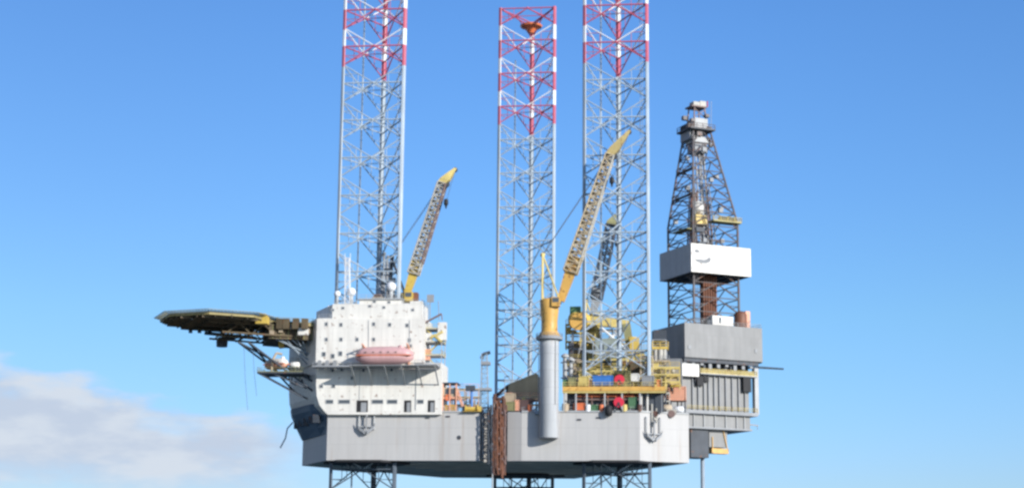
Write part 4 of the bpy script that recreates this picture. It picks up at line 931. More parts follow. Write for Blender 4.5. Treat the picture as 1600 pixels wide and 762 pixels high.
mb = MB(); a = along(3.2, -.3); b = along(4.4, -.3); mb.beam((a.x, a.y, ZD + 2), (a.x, a.y, ZD - 3.6), .4); mb.beam((b.x, b.y, ZD + 1), (b.x, b.y, ZD - 2.5), .35); mb.beam((a.x, a.y, ZD - 1), (b.x, b.y, ZD - 2), .3); mb.build('bracket_arm', 'boom_grey', t)
mb = MB(); c = along(4.0, -.5); mb.lathe([(.7, -.3), (.7, .3)], (c.x, c.y, ZD - .4), n=14, axis='y'); mb.build('bracket_sheave', 'rust_brown', t)
c = along(8.5, 0); t = thing('mooring_bracket', 'mooring bracket with a brown sheave halfway along the sunlit hull edge', 'bracket', (c.x, c.y, ZD))
mb = MB(); c = along(8.5, -.4); mb.lathe([(.9, -.3), (.9, .3)], (c.x, c.y, ZD - .2), n=14, axis='y'); mb.build('bracket_sheave', 'boom_brown', t); mb = MB(); mb.box(c.x - 1.2, c.x + 1.2, c.y - .1, c.y + .9, ZD - .1, ZD + .9); mb.build('bracket_bed', 'boom_grey', t)

# ------------------------------------------------------------------ cantilever, drill floor, derrick (frame turned 30 degrees)
BN = -9.8
cv = thing('cantilever', 'grey panelled cantilever beam jutting from the hull under the derrick', 'cantilever', CF((0, 0, 38)))
a0, a1, z0, z1 = crect(1074, 586, 1184, 640, BN)
zl0 = CP(1120, 668, BN)[1]; zmid = CP(1120, 644, BN)[1]; ztp = CP(1120, 586, BN)[1]
a0 = CP(1072, 620, BN)[0]; a1 = CP(1172, 620, BN)[0]; a2 = CP(1184, 620, BN)[0]
mb = MB(CF); mb.box(a0 - 26, a1, BN + .6, 9.2, zmid, ztp); mb.build('upper_web', 'box_grey', cv)
mb = MB(CF); mb.box(a0 - 26, a1, BN + .2, 9.6, zl0, zmid - .35); mb.build('lower_web', 'box_grey', cv)
mb = MB(CF); mb.box(a0 - 26, a2 - .5, BN - .9, 10.2, zmid - .55, zmid + .35); mb.box(a0 - 26, a1 + .3, BN - .4, 9.8, zl0 - .4, zl0 + .05); mb.build('flange', 'mid_grey', cv)
for px in (1083, 1092, 1101, 1108, 1117, 1125, 1135, 1145, 1155, 1165):
    mb = MB(CF); a = CP(px, 620, BN)[0]; mb.box(a - .1, a + .1, BN + .1, BN + .7, zmid + .3, ztp); build_each(mb, 'stiffener', 'mid_grey', cv)
for px in (1084, 1100, 1117, 1134, 1151, 1163):
    mb = MB(CF); a = CP(px, 656, BN)[0]; mb.box(a - .1, a + .1, BN - .15, BN + .3, zl0, zmid - .5); build_each(mb, 'stiffener', 'light_grey', cv)
mb = MB(CF); mb.box(a2 - 1.2, a2, BN - .6, BN + .8, zmid, CP(1178, 575, BN)[1]); mb.box(a2 - 1.2, a2, 8, 9.4, zmid, CP(1178, 575, BN)[1]); build_each(mb, 'end_pillar', 'light_grey', cv)
mb = MB(CF); mb.box(a0 + 4, a2 - .6, BN - .9, 9, ztp, ztp + .3); mb.build('walkway', 'mid_grey', cv)
mb = MB(CF); mb.rail([(a0 + 4, BN - .8, ztp + .3), (a2 - .6, BN - .8, ztp + .3)], 1.2, .08); mb.rail([(a0, BN - .8, zmid + .35), (a2 - .6, BN - .8, zmid + .35)], 1.1, .06, kick=False); mb.build('railing', 'pale_yellow', cv)
mb = MB(CF); a = CP(1130, 580, BN)[0]; mb.beam((CP(1094, 578, BN)[0], BN - .6, ztp + .9), (a2 - 1.5, BN - .6, ztp + .9), .3, .9); mb.build('pipe_rack', 'deck_olive', cv)
mb = MB(CF)
for px0, px1, py0, py1 in ((1088, 1098, 588, 602), (1160, 1172, 588, 612), (1099, 1106, 588, 596)):
    q0, q1, s0, s1 = crect(px0, py0, px1, py1, BN); mb.box(q0, q1, BN - .5, BN + .59, s0, s1)
build_each(mb, 'dark_hatch', 'black', cv)
for nm, (px0, py0, px1, py1), m, bb in (('bop_box', (1079, 669, 1107, 714), 'dark_steel', BN + .6), ('service_box', (1108, 669, 1136, 698), 'box_grey', BN + 1.4)):
    q0, q1, s0, s1 = crect(px0, py0, px1, py1, bb); mb = MB(CF); mb.box(q0, q1, bb, bb + 6, s0, zl0 - .4); mb.build(nm, m, cv)
q0, q1, s0, s1 = crect(1112, 700, 1138, 708, BN + 1.2); mb = MB(CF); mb.box(q0, q1, BN + 1.0, BN + 3.4, s0, s1); 
mb.beam((q0 + .3, BN + 1.2, s1), (q0 + .3, BN + 1.2, s1 + 3), .2); mb.beam((q1 - .3, BN + 1.2, s1), (q1 - 1.5, BN + 1.2, zl0 - .4), .2); mb.build('work_basket', 'orange_yellow', cv)
t = thing('conductor_pipe', 'thin dark conductor pipe dropping from the dark box under the cantilever', 'pipe', CF((CP(1098, 700, BN + 3)[0], BN + 3, -13)))
mb = MB(CF); a = CP(1098, 740, BN + 3)[0]; mb.tube((a, BN + 3, CP(1098, 690, BN + 3)[1]), (a, BN + 3, -14), .55, n=12); mb.build('pipe_string', 'steel_blue', t); mb = MB(CF); mb.tube((a, BN + 3, 30), (a, BN + 3, 31.2), .8, n=12); mb.build('pipe_collar', 'dark_steel', t)
t = thing('flare_boom', 'thin dark flare boom sticking out to the side of the drill floor', 'boom', CF((a2, BN, ztp + 2)))
mb = MB(CF); p, q = CP(1176, 573, BN + 2), CP(1224, 576, BN + 2); mb.lattice((p[0], BN + 2, p[1]), (q[0], BN + 2, q[1]), .5, .3, 10, .07, .05); mb.build('boom_lattice', 'dark_steel', t)
mb = MB(CF); mb.tube((p[0], BN + 2, p[1] - .1), (q[0], BN + 2, q[1]), .08); mb.build('flare_pipe', 'dark_steel', t)
t = thing('davit_arm', 'short dark arm at the lower end of the cantilever', 'davit', CF((a1, BN, zl0)))
mb = MB(CF); p, q = CP(1168, 662, BN), CP(1186, 664, BN); mb.beam((p[0], BN + .5, p[1]), (q[0], BN + .5, q[1]), .35); mb.tube((q[0] - .2, BN + .5, q[1]), (q[0] - .2, BN + .5, q[1] - 1.2), .08); mb.build('arm_beam', 'mid_grey', t)

# drill floor
df = thing('drill_floor', 'big pale grey windwalled drill floor box below the derrick', 'drill floor', CF((0, 0, 53)))
BF = -9.5
q0 = CP(1070, 530, BF)[0]; q1 = CP(1191, 530, BF)[0]; zf0, zf1 = CP(1130, 561, BF)[1], CP(1130, 508, BF)[1]
WD = 9.6
mb = MB(CF); mb.box(q0, q1, BF, BF + .3, zf0, zf1); mb.box(q1 - .3, q1, BF + .3, BF + 18.5, zf0, zf1); mb.box(q0 + .3, q1 - .3, BF + 18.2, BF + 18.5, zf0, zf1); mb.build('windwall', 'box_grey', df)
mb = MB(CF); mb.box(q0, q0 + .3, BF + .3, BF + 18.5, zf0, zf1); mb.build('side_windwall', 'box_grey', df)
mb = MB(CF); mb.box(q0 + .3, q1 - .3, BF + .3, BF + 18.2, zf0 + .6, zf0 + 1.1); mb.build('floor_plate', 'dark_steel', df)
mb = MB(CF)
for k in range(8):
    a = q0 + .2 + (q1 - q0 - .4) * k / 7; mb.beam((a, BF + .3, zf0 + .2), (a, BF + 18, zf0 + .2), .35, 1.0)
mb.box(q0, q1 - 1, BF + .5, BF + 1.0, zf0 - 1.1, zf0 - .05); mb.box(q0, q1 - 1, BF + 17, BF + 17.5, zf0 - 1.1, zf0 - .05); mb.build('substructure_beam', 'dark_steel', df)
mb = MB(CF); mb.box(q0 + 1.5, q1 - 3.0, BF + 2.6, BF + 3.0, zf0 - 4.2, zf0 - 1.0); mb.build('substructure_plate', 'dark_steel', df)
mb = MB(CF)
for k in range(9):
    a = q0 + .6 + (q1 - q0 - 3.5) * k / 8; mb.box(a - .45, a + .45, BF + 1.0, BF + 2.2, zf0 - 2.6 + .4 * (k % 3), zf0 - 1.2)
build_each(mb, 'junction_box', 'mid_grey', df)
for px in (1082, 1100, 1120, 1142, 1160):
    mb = MB(CF); a = CP(px, 575, BF + 2)[0]; mb.beam((a, BF + 2, ztp), (a, BF + 2, zf0), .6); build_each(mb, 'support_post', 'dark_steel', df)
mb = MB(CF)
for px, py in ((1077, 542), (1181, 548)):
    a, z = CP(px, py, BF); mb.box(a - .4, a + .4, BF - .15, BF + .02, z - .5, z + .5)
build_each(mb, 'wall_fitting', 'mid_grey', df)
mb = MB(CF); mb.rail([(q0 + .2, BF + .15, zf1), (q1 - .2, BF + .15, zf1), (q1 - .2, BF + 12, zf1)], 1.0, .05, kick=False); mb.build('top_railing', 'light_grey', df)
mb = MB(CF); a, z = CP(1076, 578, BF - .6); w0 = crect(1060, 568, 1092, 587, BF - 1.5); t = thing('control_cabin', 'bright white control cabin under the corner of the drill floor', 'cabin', CF((w0[0], BF - 1.5, w0[2])))
mb.box(w0[0], w0[1], BF - 1.5, BF + .6, w0[2], w0[3]); mb.build('cabin_wall', 'white_paint', t); mb = MB(CF); mb.box(w0[0] - .1, w0[1] + .1, BF - 1.6, BF + .6, w0[3], w0[3] + .15); mb.build('cabin_roof', 'light_grey', t)
mb = MB(CF); mb.beam((w0[0] + .4, BF - .5, w0[2] - 5), (w0[0] + .4, BF - .5, w0[2]), .4); mb.beam((w0[1] - .4, BF - .5, w0[2]), (w0[1] - .4, BF + .4, w0[2] - 2.5), .3); mb.build('cabin_support', 'dark_steel', t)
w0 = crect(1112, 494, 1144, 508, BF + 1.5); t = thing('floor_cabin', 'low white cabin standing on the drill floor top edge', 'cabin', CF((w0[0], BF + 1.5, w0[2])))
mb = MB(CF); mb.box(w0[0], w0[1], BF + 1.0, BF + 4, zf1 - 3, w0[3]); mb.build('cabin_wall', 'white_paint', t); mb = MB(CF); mb.box(w0[0] + 2.0, w0[0] + 2.6, BF + .9, BF + 1.05, w0[2] + .6, w0[3] - .4); mb.build('cabin_window', 'glass', t)
mb = MB(CF); a, z = CP(1157, 496, BF + 2); t = thing('mud_tank', 'rust-orange upright tank on the drill floor edge right of the white cabin', 'tank', CF((a, BF + 2, z - 2)))
mb.lathe([(1.7, -6), (1.75, .8), (1.3, 1.5), (.3, 1.8)], (a, BF + 2, z), n=16); mb.build('shell', 'drill_pipe', t, smooth=True); mb = MB(CF); mb.box(a + 1.2, a + 2.6, BF + 1.2, BF + 2.8, z - 6, z + 1.8); mb.build('side_frame', 'salmon', t)

# derrick
DH = 7.0
zb_, zk, zt_ = zf0 + 1.1, CP(1120, 345, -DH)[1], CP(1095, 208, 0)[1]
dk = thing('drilling_derrick', 'dark steel drilling derrick tapering to a crown block above the white windwall box', 'derrick', CF((0, 0, zb_)))
TW = 2.7
cor = [(-1, -1), (1, -1), (1, 1), (-1, 1)]
def dhalf(z): return DH if z <= zk else DH + (TW - DH) * (z - zk) / (zt_ - zk)
TA = -1.4      # crown leans towards the hull side of centre
def dpt(c, z):
    h = dhalf(z); s = 0 if z <= zk else (z - zk) / (zt_ - zk); return (c[0] * h + TA * s, c[1] * h, z)
for c in cor:
    mb = MB(CF); mb.tube(dpt(c, zb_), dpt(c, zk), .33, n=8); mb.tube(dpt(c, zk), dpt(c, zt_), .30, .26, n=8); mb.build('derrick_leg', 'derrick_steel', dk)
nlev = 16; lv = [zb_ + (zt_ - zb_) * k / nlev for k in range(nlev + 1)]
for f in range(4):
    c, d = cor[f], cor[(f + 1) % 4]; mb = MB(CF)
    for k in range(nlev):
        p, q, p2, q2 = dpt(c, lv[k]), dpt(d, lv[k]), dpt(c, lv[k + 1]), dpt(d, lv[k + 1])
        mb.tube(p2, q2, .15, n=6); mq = [(x + y) / 2 for x, y in zip(p2, q2)]
        mb.tube(p, mq, .17, n=6); mb.tube(q, mq, .17, n=6)
        m1 = [(x + y) / 2 for x, y in zip(p, mq)]; m2 = [(x + y) / 2 for x, y in zip(q, mq)]
        pm = dpt(c, (lv[k] + lv[k + 1]) / 2); qm = dpt(d, (lv[k] + lv[k + 1]) / 2); mb.tube(m1, pm, .11, n=5); mb.tube(m2, qm, .11, n=5)
    mb.build('derrick_bracing', 'derrick_steel', dk)
# white windwall box round the derrick
BW = -9.0
w0 = CP(1080, 400, BW)[0]; w1 = CP(1173, 400, BW)[0]; zw0, zw1 = CP(1126, 428, BW)[1], CP(1126, 384, BW)[1]; WB = BW + 17.5
mb = MB(CF); mb.box(w0, w1, BW, BW + .25, zw0, zw1); ww = mb.build('white_windwall', 'white_paint', dk)
mb = MB(CF); mb.box(w0, w0 + .25, BW + .25, WB, zw0, zw1); mb.box(w1 - .25, w1, BW + .25, WB, zw0, zw1); mb.box(w0, w1, WB, WB + .25, zw0, zw1); mb.build('side_windwall', 'light_grey', dk)
mb = MB(CF)
for k in range(7):
    a = w0 + .4 + (w1 - w0 - .8) * k / 6; mb.beam((a, BW + .3, zw0 + .3), (a, WB, zw0 + .3), .3, .5)
mb.box(w0 + .3, w1 - .3, BW + .3, WB - .1, zw0 + .5, zw0 + .7); mb.build('windwall_floor', 'dark_steel', dk)
def disc(mb, cx, cz, rx, rz, y0, y1, n=18, a0=0, a1=360):
    pts = [(cx + rx * math.cos(R(a0 + (a1 - a0) * k / n)), cz + rz * math.sin(R(a0 + (a1 - a0) * k / n))) for k in range(n + (0 if a1 - a0 == 360 else 1))]; mb.frontal(pts, y0, y1)
mb = MB(CF); a, z = CP(1098, 406, BW); pts = [(a - 2.7, z + .2), (a - 2.0, z - .5), (a - .6, z - .95), (a + 1.0, z - .9), (a + 2.3, z - .3), (a + 2.6, z + .75), (a + 1.9, z + .9), (a + 1.2, z + .35), (a + .2, z + .1), (a - .9, z + .25), (a - 1.8, z + .05)]
mb.frontal(pts, BW - .04, BW + .02)
a, z = CP(1089, 392, BW); disc(mb, a, z, .75, .45, BW - .04, BW + .02); mb.beam((a + .5, BW - .03, z - .1), (a + 1.4, BW - .03, z - .8), .05, .22)
mb.build('emblem', 'mark_grey', ww)
mb = MB(CF); a, z = CP(1158, 405, BW); mb.box(a + .6, a + .85, BW - .03, BW + .02, z - 1.6, z + 2.0)
for k in range(12):
    t0, t1 = k * 30, k * 30 + 30; mb.beam((a - .1 + .7 * math.cos(R(t0)), BW - .01, z - 1 + .7 * math.sin(R(t0))), (a - .1 + .7 * math.cos(R(t1)), BW - .01, z - 1 + .7 * math.sin(R(t1))), .05, .14)
mb.build('lettering', 'light_grey', ww)
# inside and on the derrick
mb = MB(CF); 
for k in range(18):
    a = -2.6 + (k % 6) * .75; b = -4.5 + (k // 6) * .8; mb.tube((a, b, zb_), (a + .2, b, zw0 + 2 + (k % 3)), .3, n=8)
build_each(mb, 'drill_pipe', 'drill_pipe', dk)
mb = MB(CF)
for a, b in ((-1.6, -2.5), (-.4, -2.2), (.9, 0), (1.5, -1)): mb.tube((a, b, zk - 14), (a - 1.2, b * .4, zt_), .2, n=7)
build_each(mb, 'guide_rail', 'light_grey', dk)
mb = MB(CF)
for s in (-.4, 0, .4): mb.tube((s - .4, -1, zk + 5), (TA + s, 0, zt_), .07, n=5)
build_each(mb, 'drilling_line', 'cable', dk)
a, z = CP(1091, 334, -2); mb = MB(CF); mb.box(a - 1.6, a + 1.8, -3.6, -.5, z - 3.4, z - .6); mb.build('top_drive', 'yellow', dk)
mb = MB(CF); mb.lathe([(.5, -1.8), (1.5, -.8), (1.6, .6), (1.0, 1.8), (.2, 2.2)], (a, -2, z + 1.4), n=14); mb.build('travelling_block', 'white_paint', dk, smooth=True)
zmk = CP(1120, 345, -DH)[1]; mb = MB(CF); mb.box(-1, DH + .8, -DH - 1.0, -DH + 2.4, zmk - .3, zmk); mb.box(-DH - .5, -DH + 2, -4, 4, zmk - 2.3, zmk - 2); mb.build('monkey_board', 'olive', dk)
mb = MB(CF); mb.rail([(-1, -DH - .9, zmk), (DH + .8, -DH - .9, zmk), (DH + .8, -DH + 2.4, zmk)], 1.2, .09); mb.build('monkey_board_railing', 'pale_yellow', dk)
mb = MB(CF)
for a, z, s in ((-5, zmk - 3, 1.2), (2.5, zmk + .6, 1.0), (5, zmk + .6, 1.3), (-4.5, zmk - 7, 1.0)): mb.box(a - s, a + s, -DH - .5, -DH + 1.2, z - .6, z + .7)
build_each(mb, 'floodlight_box', 'dark_steel', dk)
mb = MB(CF)
for s in (-1, 1): mb.tube((-DH + .8 + s * .3, -DH - .3, zb_), (-DH + .8 + s * .3, -DH - .3, zk), .05)
mb.build('derrick_ladder', 'derrick_steel', dk)
mb = MB(CF)
for a, b in ((-3.6, 2.5), (3.2, 2.8), (2.6, -3.2), (-4.4, -3.6)):
    mb.tube((a, b, zw1), (a * .62 + TA * .5, b * .6, zt_ - 14), .16, n=6)
build_each(mb, 'stand_pipe', 'mid_grey', dk)
mb = MB(CF)
for k in range(10):
    a, b = -3.8 + (k % 5) * .6, 1.2 + (k // 5) * 1.0; mb.tube((a, b, zw1 - 4), (a * .7, b, zk + 9 + (k % 3)), .22, n=6)
for k in range(6):
    a, b = 1.2 + k * .55, 2.6; mb.tube((a, b, zw1 - 4), (a * .8, b, zk + 7), .22, n=6)
build_each(mb, 'racked_pipe', 'drill_pipe', dk)
mb = MB(CF)
for k in range(16):
    z_ = zw1 + 1 + k * 2.2; h = dhalf(z_); c_ = cor[k % 4]; d_ = cor[(k + 1) % 4]; f_ = .25 + .5 * ((k * 7) % 10) / 10
    p_ = Vector(dpt(c_, z_)).lerp(Vector(dpt(d_, z_)), f_); mb.box(p_.x - .55, p_.x + .55, p_.y - .45, p_.y + .45, z_, z_ + 1.1)
build_each(mb, 'equipment_box', 'mid_grey', dk)
for zl in (zk + 7.5, zk + 15, zk - 8):
    h = dhalf(zl); s_ = max(0, (zl - zk) / (zt_ - zk)) * TA; mb = MB(CF)
    mb.box(s_ - h - .3, s_ - h + 1.1, -h, h, zl, zl + .12); mb.box(s_ - h + 1.1, s_ + h, h - 1.0, h, zl, zl + .12); mb.rail([(s_ - h - .2, -h, zl), (s_ - h - .2, h, zl)], 1.1, .07, kick=False); mb.build('gallery', 'derrick_steel', dk)
mb = MB(CF); mb.path([(-2, -4, zk + 2), (0, -4.5, zk - 6), (2.5, -3, zk - 9), (3.4, -1, zk - 2)], .16, 6); mb.build('mud_hose', 'black', dk)
# crown
mb = MB(CF); mb.box(TA - TW - 1.6, TA + TW + .9, -TW - 1.4, TW + 1.2, zt_ - .1, zt_ + .25); mb.build('crown_platform', 'dark_steel', dk)
mb = MB(CF); mb.rail([(TA - TW - 1.5, TW + 1.1, zt_ + .25), (TA - TW - 1.5, -TW - 1.3, zt_ + .25), (TA + TW + .8, -TW - 1.3, zt_ + .25)], 1.3, .1); mb.build('crown_railing', 'derrick_steel', dk)
mb = MB(CF); mb.box(TA - 2.4, TA + 2.2, -2.6, 2.2, zt_ - 3.4, zt_ - 1.8); mb.box(TA - 1.9, TA + 2.2, -2.3, 1.6, zt_ + .9, zt_ + 3.6); mb.build('crown_block', 'light_grey', dk)
mb = MB(CF); mb.box(TA - 2.0, TA + 1.9, -2.3, 2.0, zt_ - 6.2, zt_ - 3.7); mb.box(TA - TW - .8, TA - 2.1, -2.2, 3.2, zt_ - 2.6, zt_ - .2); build_each(mb, 'crown_beam_box', 'mid_grey', dk)
mb = MB(CF); mb.box(TA - 3.9, TA - 1.9, -1.5, 2.5, zt_ + .3, zt_ + 1.9); mb.build('crown_cabinet', 'dark_steel', dk)
mb = MB(CF)
for s in (-1, 1):
    for b in (-1, 1): mb.beam((TA + s * 2.2, b * 2, zt_ + .2), (TA + s * 1.6, b * 1.6, zt_ + 7.0), .3)
    mb.beam((TA + s * 2, -1.8, zt_ + 3.8), (TA - s * 1.8, -1.8, zt_ + 6.4), .2)
mb.box(TA - 2.6, TA + 2.2, -2, 2, zt_ + 6.9, zt_ + 7.3); mb.build('gin_pole_frame', 'boom_brown', dk)
mb = MB(CF); mb.box(TA - 1.6, TA + .4, -1.2, 1.2, zt_ + 7.3, zt_ + 8.6); mb.build('gin_pole_head', 'boom_grey', dk)
mb = MB(CF)
for a, b, z, r_ in ((-3.6, -2.2, .9, .9), (2.6, -2.0, .8, .7), (-3.2, 1.0, 4.0, .8), (1.8, -2.4, 4.4, .6), (-1.0, -2.8, -1.2, .8), (3.0, -1.0, -2.4, .6), (-2.9, -2.6, 2.6, .6), (2.4, 1.5, 2.4, .7)):
    mb.box(TA + a - r_, TA + a + r_, b - .6, b + .6, zt_ + z - r_ * .7, zt_ + z + r_ * .7)
build_each(mb, 'crown_equipment', 'derrick_steel', dk)
mb = MB(CF); mb.box(TA + .5, TA + 2.4, -1.2, 1.2, zt_ + 7.2, zt_ + 9.0); mb.build('beacon_box', 'boom_grey', dk)
mb = MB(CF); mb.tube((TA + 2.9, -1, zt_ + 7.5), (TA + 2.9, -1, zt_ + 9.2), .2); mb.build('warning_light', 'leg_red', dk)
mb = MB(CF); mb.tube((TA + 3.4, -2, zt_), (TA + 3.6, -2, zt_ + 9), .07); mb.build('whip_aerial', 'light_grey', dk)

# mast and gear between the leg and the drill floor
t = thing('service_tower', 'dark service tower with a yellow collar between the leg and the drill floor', 'tower', P3(1030, 640, 18))
mb = MB(); mb.lattice(P3(1030, 640, 18), P3(1030, 532, 18), 3.8, 3.4, 10, .28, .16); mb.build('tower_lattice', 'mid_grey', t)
mb = MB(); w0 = rect(1019, 532, 1044, 545, 16); mb.box(w0[0], w0[1], 16, 20, w0[2], w0[2] + .5); mb.rail([(w0[0], 16, w0[2] + .5), (w0[1], 16, w0[2] + .5)], 1.4, .12); mb.build('collar_platform', 'yellow', t)
mb = MB(); w0 = rect(1021, 515, 1041, 530, 16.5); mb.box(w0[0], w0[1], 16.5, 19.5, w0[2], w0[3]); mb.build('winch_cabin', 'dark_steel', t)
mb = MB(); 
for px, r in ((1024, .5), (1032, .7), (1038, .45)): mb.tube(P3(px, 600, 15.6), P3(px, 546, 15.6), r, n=10)
mb.build('riser_pipe', 'boom_grey', t)
container('salmon-orange container at the corner between hull deck and cantilever', 1046, 603, 1072, 625, 8, 4, 'salmon', foot=ZD)
container('pale yellow pump skid between the leg and the salmon container', 1018, 592, 1042, 612, 4, 4, 'pale_yellow', foot=ZD, name='pump_skid', cat='skid')
container('tan pump skid below the white control cabin', 1042, 582, 1060, 600, 12, 4, 'tan', foot=ZD, name='pump_skid', cat='skid')
container('dark grey engine house beside the white electrical box', 1000, 570, 1020, 588, 9, 4, 'dark_steel', foot=ZD, name='engine_house', cat='engine house')
container('white pump house at the sunlit hull corner', 1016, 618, 1034, 640, 2, 3, 'white_paint', foot=ZD, name='pump_house', cat='cabin')

# small loose gear along the decks
def drum(label, px, py, v, r, h, m, foot, group):
    c = P3(px, py, v); t = thing('steel_drum', label, 'drum', (c[0], v, foot), group)
    mb = MB(); mb.lathe([(r, 0), (r, h * .33), (r * 1.06, h * .35), (r, h * .37), (r, h * .66), (r * 1.06, h * .68), (r, h * .7), (r, h)], (c[0], v, foot), n=12); mb.build('drum_body', m, t); return t
for px, m, lb in ((789, 'rust_brown', 'rusty steel drum by the tan container near the hull recess'), (828, 'boat_orange', 'orange steel drum beside the crane pedestal foot'), (884, 'tan', 'tan steel drum at the crane end of the deck below the orange-edged platform'), (919, 'leg_white', 'white steel drum next to the green chemical tote below the platform'), (940, 'boat_orange', 'orange steel drum left of the black hull-edge fender'), (976, 'pale_yellow', 'pale yellow steel drum right of the lower red hose reel'), (999, 'rust_brown', 'rusty steel drum in front of the white pillar')):
    drum(lb, px, 638, -6.75, .62, 1.7, m, ZD, 'steel drums on the hull deck')
for px, m, lb in ((883, 'green', 'green crate at the very crane end of the orange-edged platform'), (922, 'salmon', 'salmon crate just left of the blue container'), (961, 'pale_yellow', 'pale yellow crate tucked behind the upper red hose reel'), (977, 'olive', 'olive crate between the upper red hose reel and the white electrical box'), (1030, 'boat_orange', 'orange crate at the derrick end of the orange-edged platform')):
    u, z = V(px, 600, -6.4); container(lb, px - 4, 594 - (px % 3), px + 4, 603, -6.3, 1.0, m, name='gear_crate', cat='crate', group='crates on the orange-edged platform')
for px, py, m, lb in ((700, 621, 'boat_orange', 'orange gas bottle rack on the tan shelter mezzanine'), (748, 640, 'mid_grey', 'grey valve manifold between the yellow winch and the recess')):
    container(lb, px - 4, py - 5, px + 4, py + 4, -6.55, 1.2, m, name='bottle_rack' if px < 720 else 'valve_manifold', cat='rack' if px < 720 else 'manifold')
t = thing('pipe_bundle', 'rusty bundle of drill pipes lying on the upper gantry', 'pipe bundle', P3(970, 574, 13))
mb = MB(); q = Vector(P3(972, 573, 14)); 
for k in range(9): mb.tube(q + Vector((0, .5 * (k % 3), .45 * (k // 3) + .3)), q + Vector((6.5, .5 * (k % 3), .45 * (k // 3) + .3)), .2, n=7)
build_each(mb, 'pipe', 'drill_pipe', t)
for px, lb in ((788, 'deck lamp post nearest the rusty tower'), (898, 'deck lamp post above the orange cage under the platform edge'), (1034, 'deck lamp post at the sunlit hull corner')):
    b_ = P3(px, 641, -6.6); t = thing('lamp_post', 'thin ' + lb, 'lamp post', b_, 'thin lamp posts on the hull deck'); tp_ = Vector((b_[0], b_[1], ZD + 8.5))
    mb = MB(); mb.tube((b_[0], b_[1], ZD), tp_, .11, .08, 7); mb.tube(tp_, tp_ + Vector((.7, -.3, .2)), .07, n=6); mb.build('post', 'mid_grey', t)
    mb = MB(); mb.box(tp_.x + .4, tp_.x + 1.1, tp_.y - .55, tp_.y - .1, tp_.z + .05, tp_.z + .3); mb.build('lamp_head', 'dark_steel', t)

# frames of pipework and valves: one builder, each call a machine of its own
def pipework(label, px0, py0, px1, py1, v, depth, frame, pipes, seed, levels=3, name='manifold_skid', cat='manifold'):
    rnd = random.Random(seed); u0, u1, z0, z1 = rect(px0, py0, px1, py1, v); t = thing(name, label, cat, ((u0 + u1) / 2, v, z0)); mb = MB(); nb = max(2, int((u1 - u0) / 3.2))
    for k in range(nb + 1):
        u = u0 + (u1 - u0) * k / nb
        for w in (v, v + depth): mb.beam((u, w, min(z0, ZD) if v < 1 else z0), (u, w, z1 - rnd.random() * .6), .26)
    zs = [z0 + (z1 - z0) * k / levels for k in range(levels + 1)]
    for z in zs[1:]:
        for w in (v, v + depth): mb.beam((u0, w, z - .2), (u1, w, z - .2), .22, .34)
        for k in range(nb + 1): u = u0 + (u1 - u0) * k / nb; mb.beam((u, v, z - .2), (u, v + depth, z - .2), .2)
    mb.build('frame', frame, t)
    mb = MB()
    for z in zs[1:]: mb.rail([(u0, v - .1, z), (u1, v - .1, z)], 1.05, .065, kick=False)
    mb.build('railing', pipes[0], t)
    mb = MB()
    for k in range(nb):
        a = u0 + (u1 - u0) * k / nb; b = u0 + (u1 - u0) * (k + 1) / nb; l = k % levels
        if k % 2: mb.beam((a, v + .1, zs[l]), (b, v + .1, zs[l + 1]), .16)
    if mb.v: mb.build('diagonal', frame, t)
    for j in range(int(nb * 2.2)):
        mb = MB(); w = v + depth * rnd.uniform(.1, .9); l = rnd.randrange(levels); z = zs[l] + rnd.uniform(.3, max(.4, (zs[1] - zs[0]) - .6)); a = rnd.uniform(u0, u1 - 2); b = min(u1, a + rnd.uniform(1.5, 5)); r = rnd.uniform(.14, .36)
        mb.path([(a, w, zs[l]), (a, w, z), (b, w, z), (b, w, min(z1, z + rnd.uniform(-1, 1.4)))], r, 7); mb.build('pipe', rnd.choice(pipes), t)
    for j in range(nb + 1):
        mb = MB(); w = v + rnd.uniform(.1, .7); l = rnd.randrange(levels); a = rnd.uniform(u0 + .6, u1 - .6); r = rnd.uniform(.4, .75); z = zs[l] + .1
        if rnd.random() < .5: mb.lathe([(r * .6, 0), (r, .2), (r, r * 1.8), (r * .5, r * 2.2)], (a, w, z), n=10); mb.build('vessel', rnd.choice(pipes), t, smooth=True)
        else: mb.box(a - r, a + r, w - .3, w + .5, z, z + r * 1.7); mb.build('valve_box', rnd.choice(pipes), t)
    return t
pipework('yellow and olive pipework frame standing on the gantry under the folded boom', 920, 556, 1000, 578, 15.5, 3, 'olive', ['pale_yellow', 'yellow', 'dark_steel', 'tan'], 3, 2)
pipework('tan pipework frame by the grey trestle at the crane end of the platform', 880, 560, 915, 600, 9, 4, 'tan', ['pale_yellow', 'mid_grey', 'olive', 'dark_steel'], 5, 3)
pipework('low yellow pipework frame behind the blue container', 905, 578, 980, 604, 2, 2.0, 'pale_yellow', ['yellow', 'olive', 'dark_steel', 'orange_yellow'], 8, 2)
pipework('tall tan pipework frame between the leg and the service tower', 1001, 555, 1020, 604, -4.0, 2.6, 'tan', ['pale_yellow', 'boom_grey', 'dark_steel', 'olive'], 9, 4)
pipework('yellow pipework frame stretching from the leg to the cantilever', 1018, 572, 1062, 606, 3.5, 3, 'pale_yellow', ['yellow', 'tan', 'olive', 'dark_steel', 'boom_grey'], 12, 3)
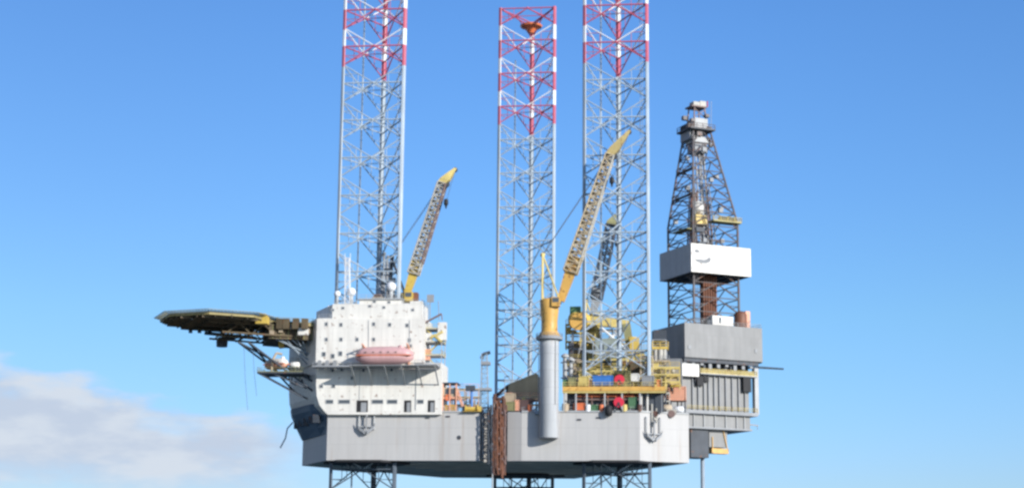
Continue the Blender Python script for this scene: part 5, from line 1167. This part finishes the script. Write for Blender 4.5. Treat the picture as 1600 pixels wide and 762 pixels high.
pipework('low rusty pipework along the deck under the orange-edged platform', 900, 622, 1000, 640, -6.2, .9, 'boom_brown', ['boat_orange', 'tan', 'green', 'dark_steel', 'light_grey'], 15, 1)
pipework('low tan pipework along the hull edge between rusty tower and crane pedestal', 788, 620, 842, 641, -3.5, 2, 'tan', ['salmon', 'olive', 'pale_yellow', 'dark_steel'], 18, 2)
pipework('grey and salmon pipework on the sunlit hull corner', 1016, 612, 1046, 638, 4.5, 2.5, 'boom_grey', ['salmon', 'leg_white', 'tan', 'dark_steel'], 21, 2)
pipework('tan pipework frame behind the deck shelter and the yellow winch', 704, 606, 748, 643, 2.5, 3, 'tan', ['salmon', 'light_grey', 'dark_steel', 'olive'], 24, 3)
pipework('dark pipework frame hanging between the bow platform and the house side', 452, 566, 492, 592, 4, 3, 'dark_steel', ['tan', 'leg_white', 'boom_brown', 'olive'], 27, 2)

container('tall tan machinery house behind the grey trestle at the crane end', 888, 532, 914, 604, 24, 5, 'tan', foot=ZD, name='machinery_house', cat='machinery house')
container('olive mud module filling the deck behind the blue container', 904, 579, 985, 606, 5, 4, 'olive', foot=ZD, name='mud_module', cat='module')
container('brown mud module between the leg and the dark engine house', 985, 566, 1012, 604, 11, 4, 'deck_brown', foot=ZD, name='mud_module', cat='module')
container('dark module closing the gap between service tower and cantilever', 1034, 560, 1066, 606, 14, 5, 'mid_grey', foot=ZD, name='pump_module', cat='module')
pipework('tan pipework frame wrapped round the foot of the service tower', 1012, 562, 1046, 588, 13, 3, 'tan', ['mid_grey', 'boom_grey', 'olive', 'pale_yellow'], 33, 2)
pipework('tan and yellow pipework directly below the folded yellow boom', 915, 514, 978, 558, 23, 3, 'tan', ['pale_yellow', 'yellow', 'boom_grey', 'olive'], 35, 3)

pipework('bright yellow valve frame between the crane trestle and the far dark boom', 884, 505, 930, 545, 21, 2, 'pale_yellow', ['yellow', 'pale_yellow', 'tan', 'olive'], 41, 3)
pipework('olive handrailed frame right of the folded boom cab', 996, 545, 1014, 590, 17, 3, 'olive', ['yellow', 'pale_yellow', 'tan', 'dark_steel'], 43, 3)
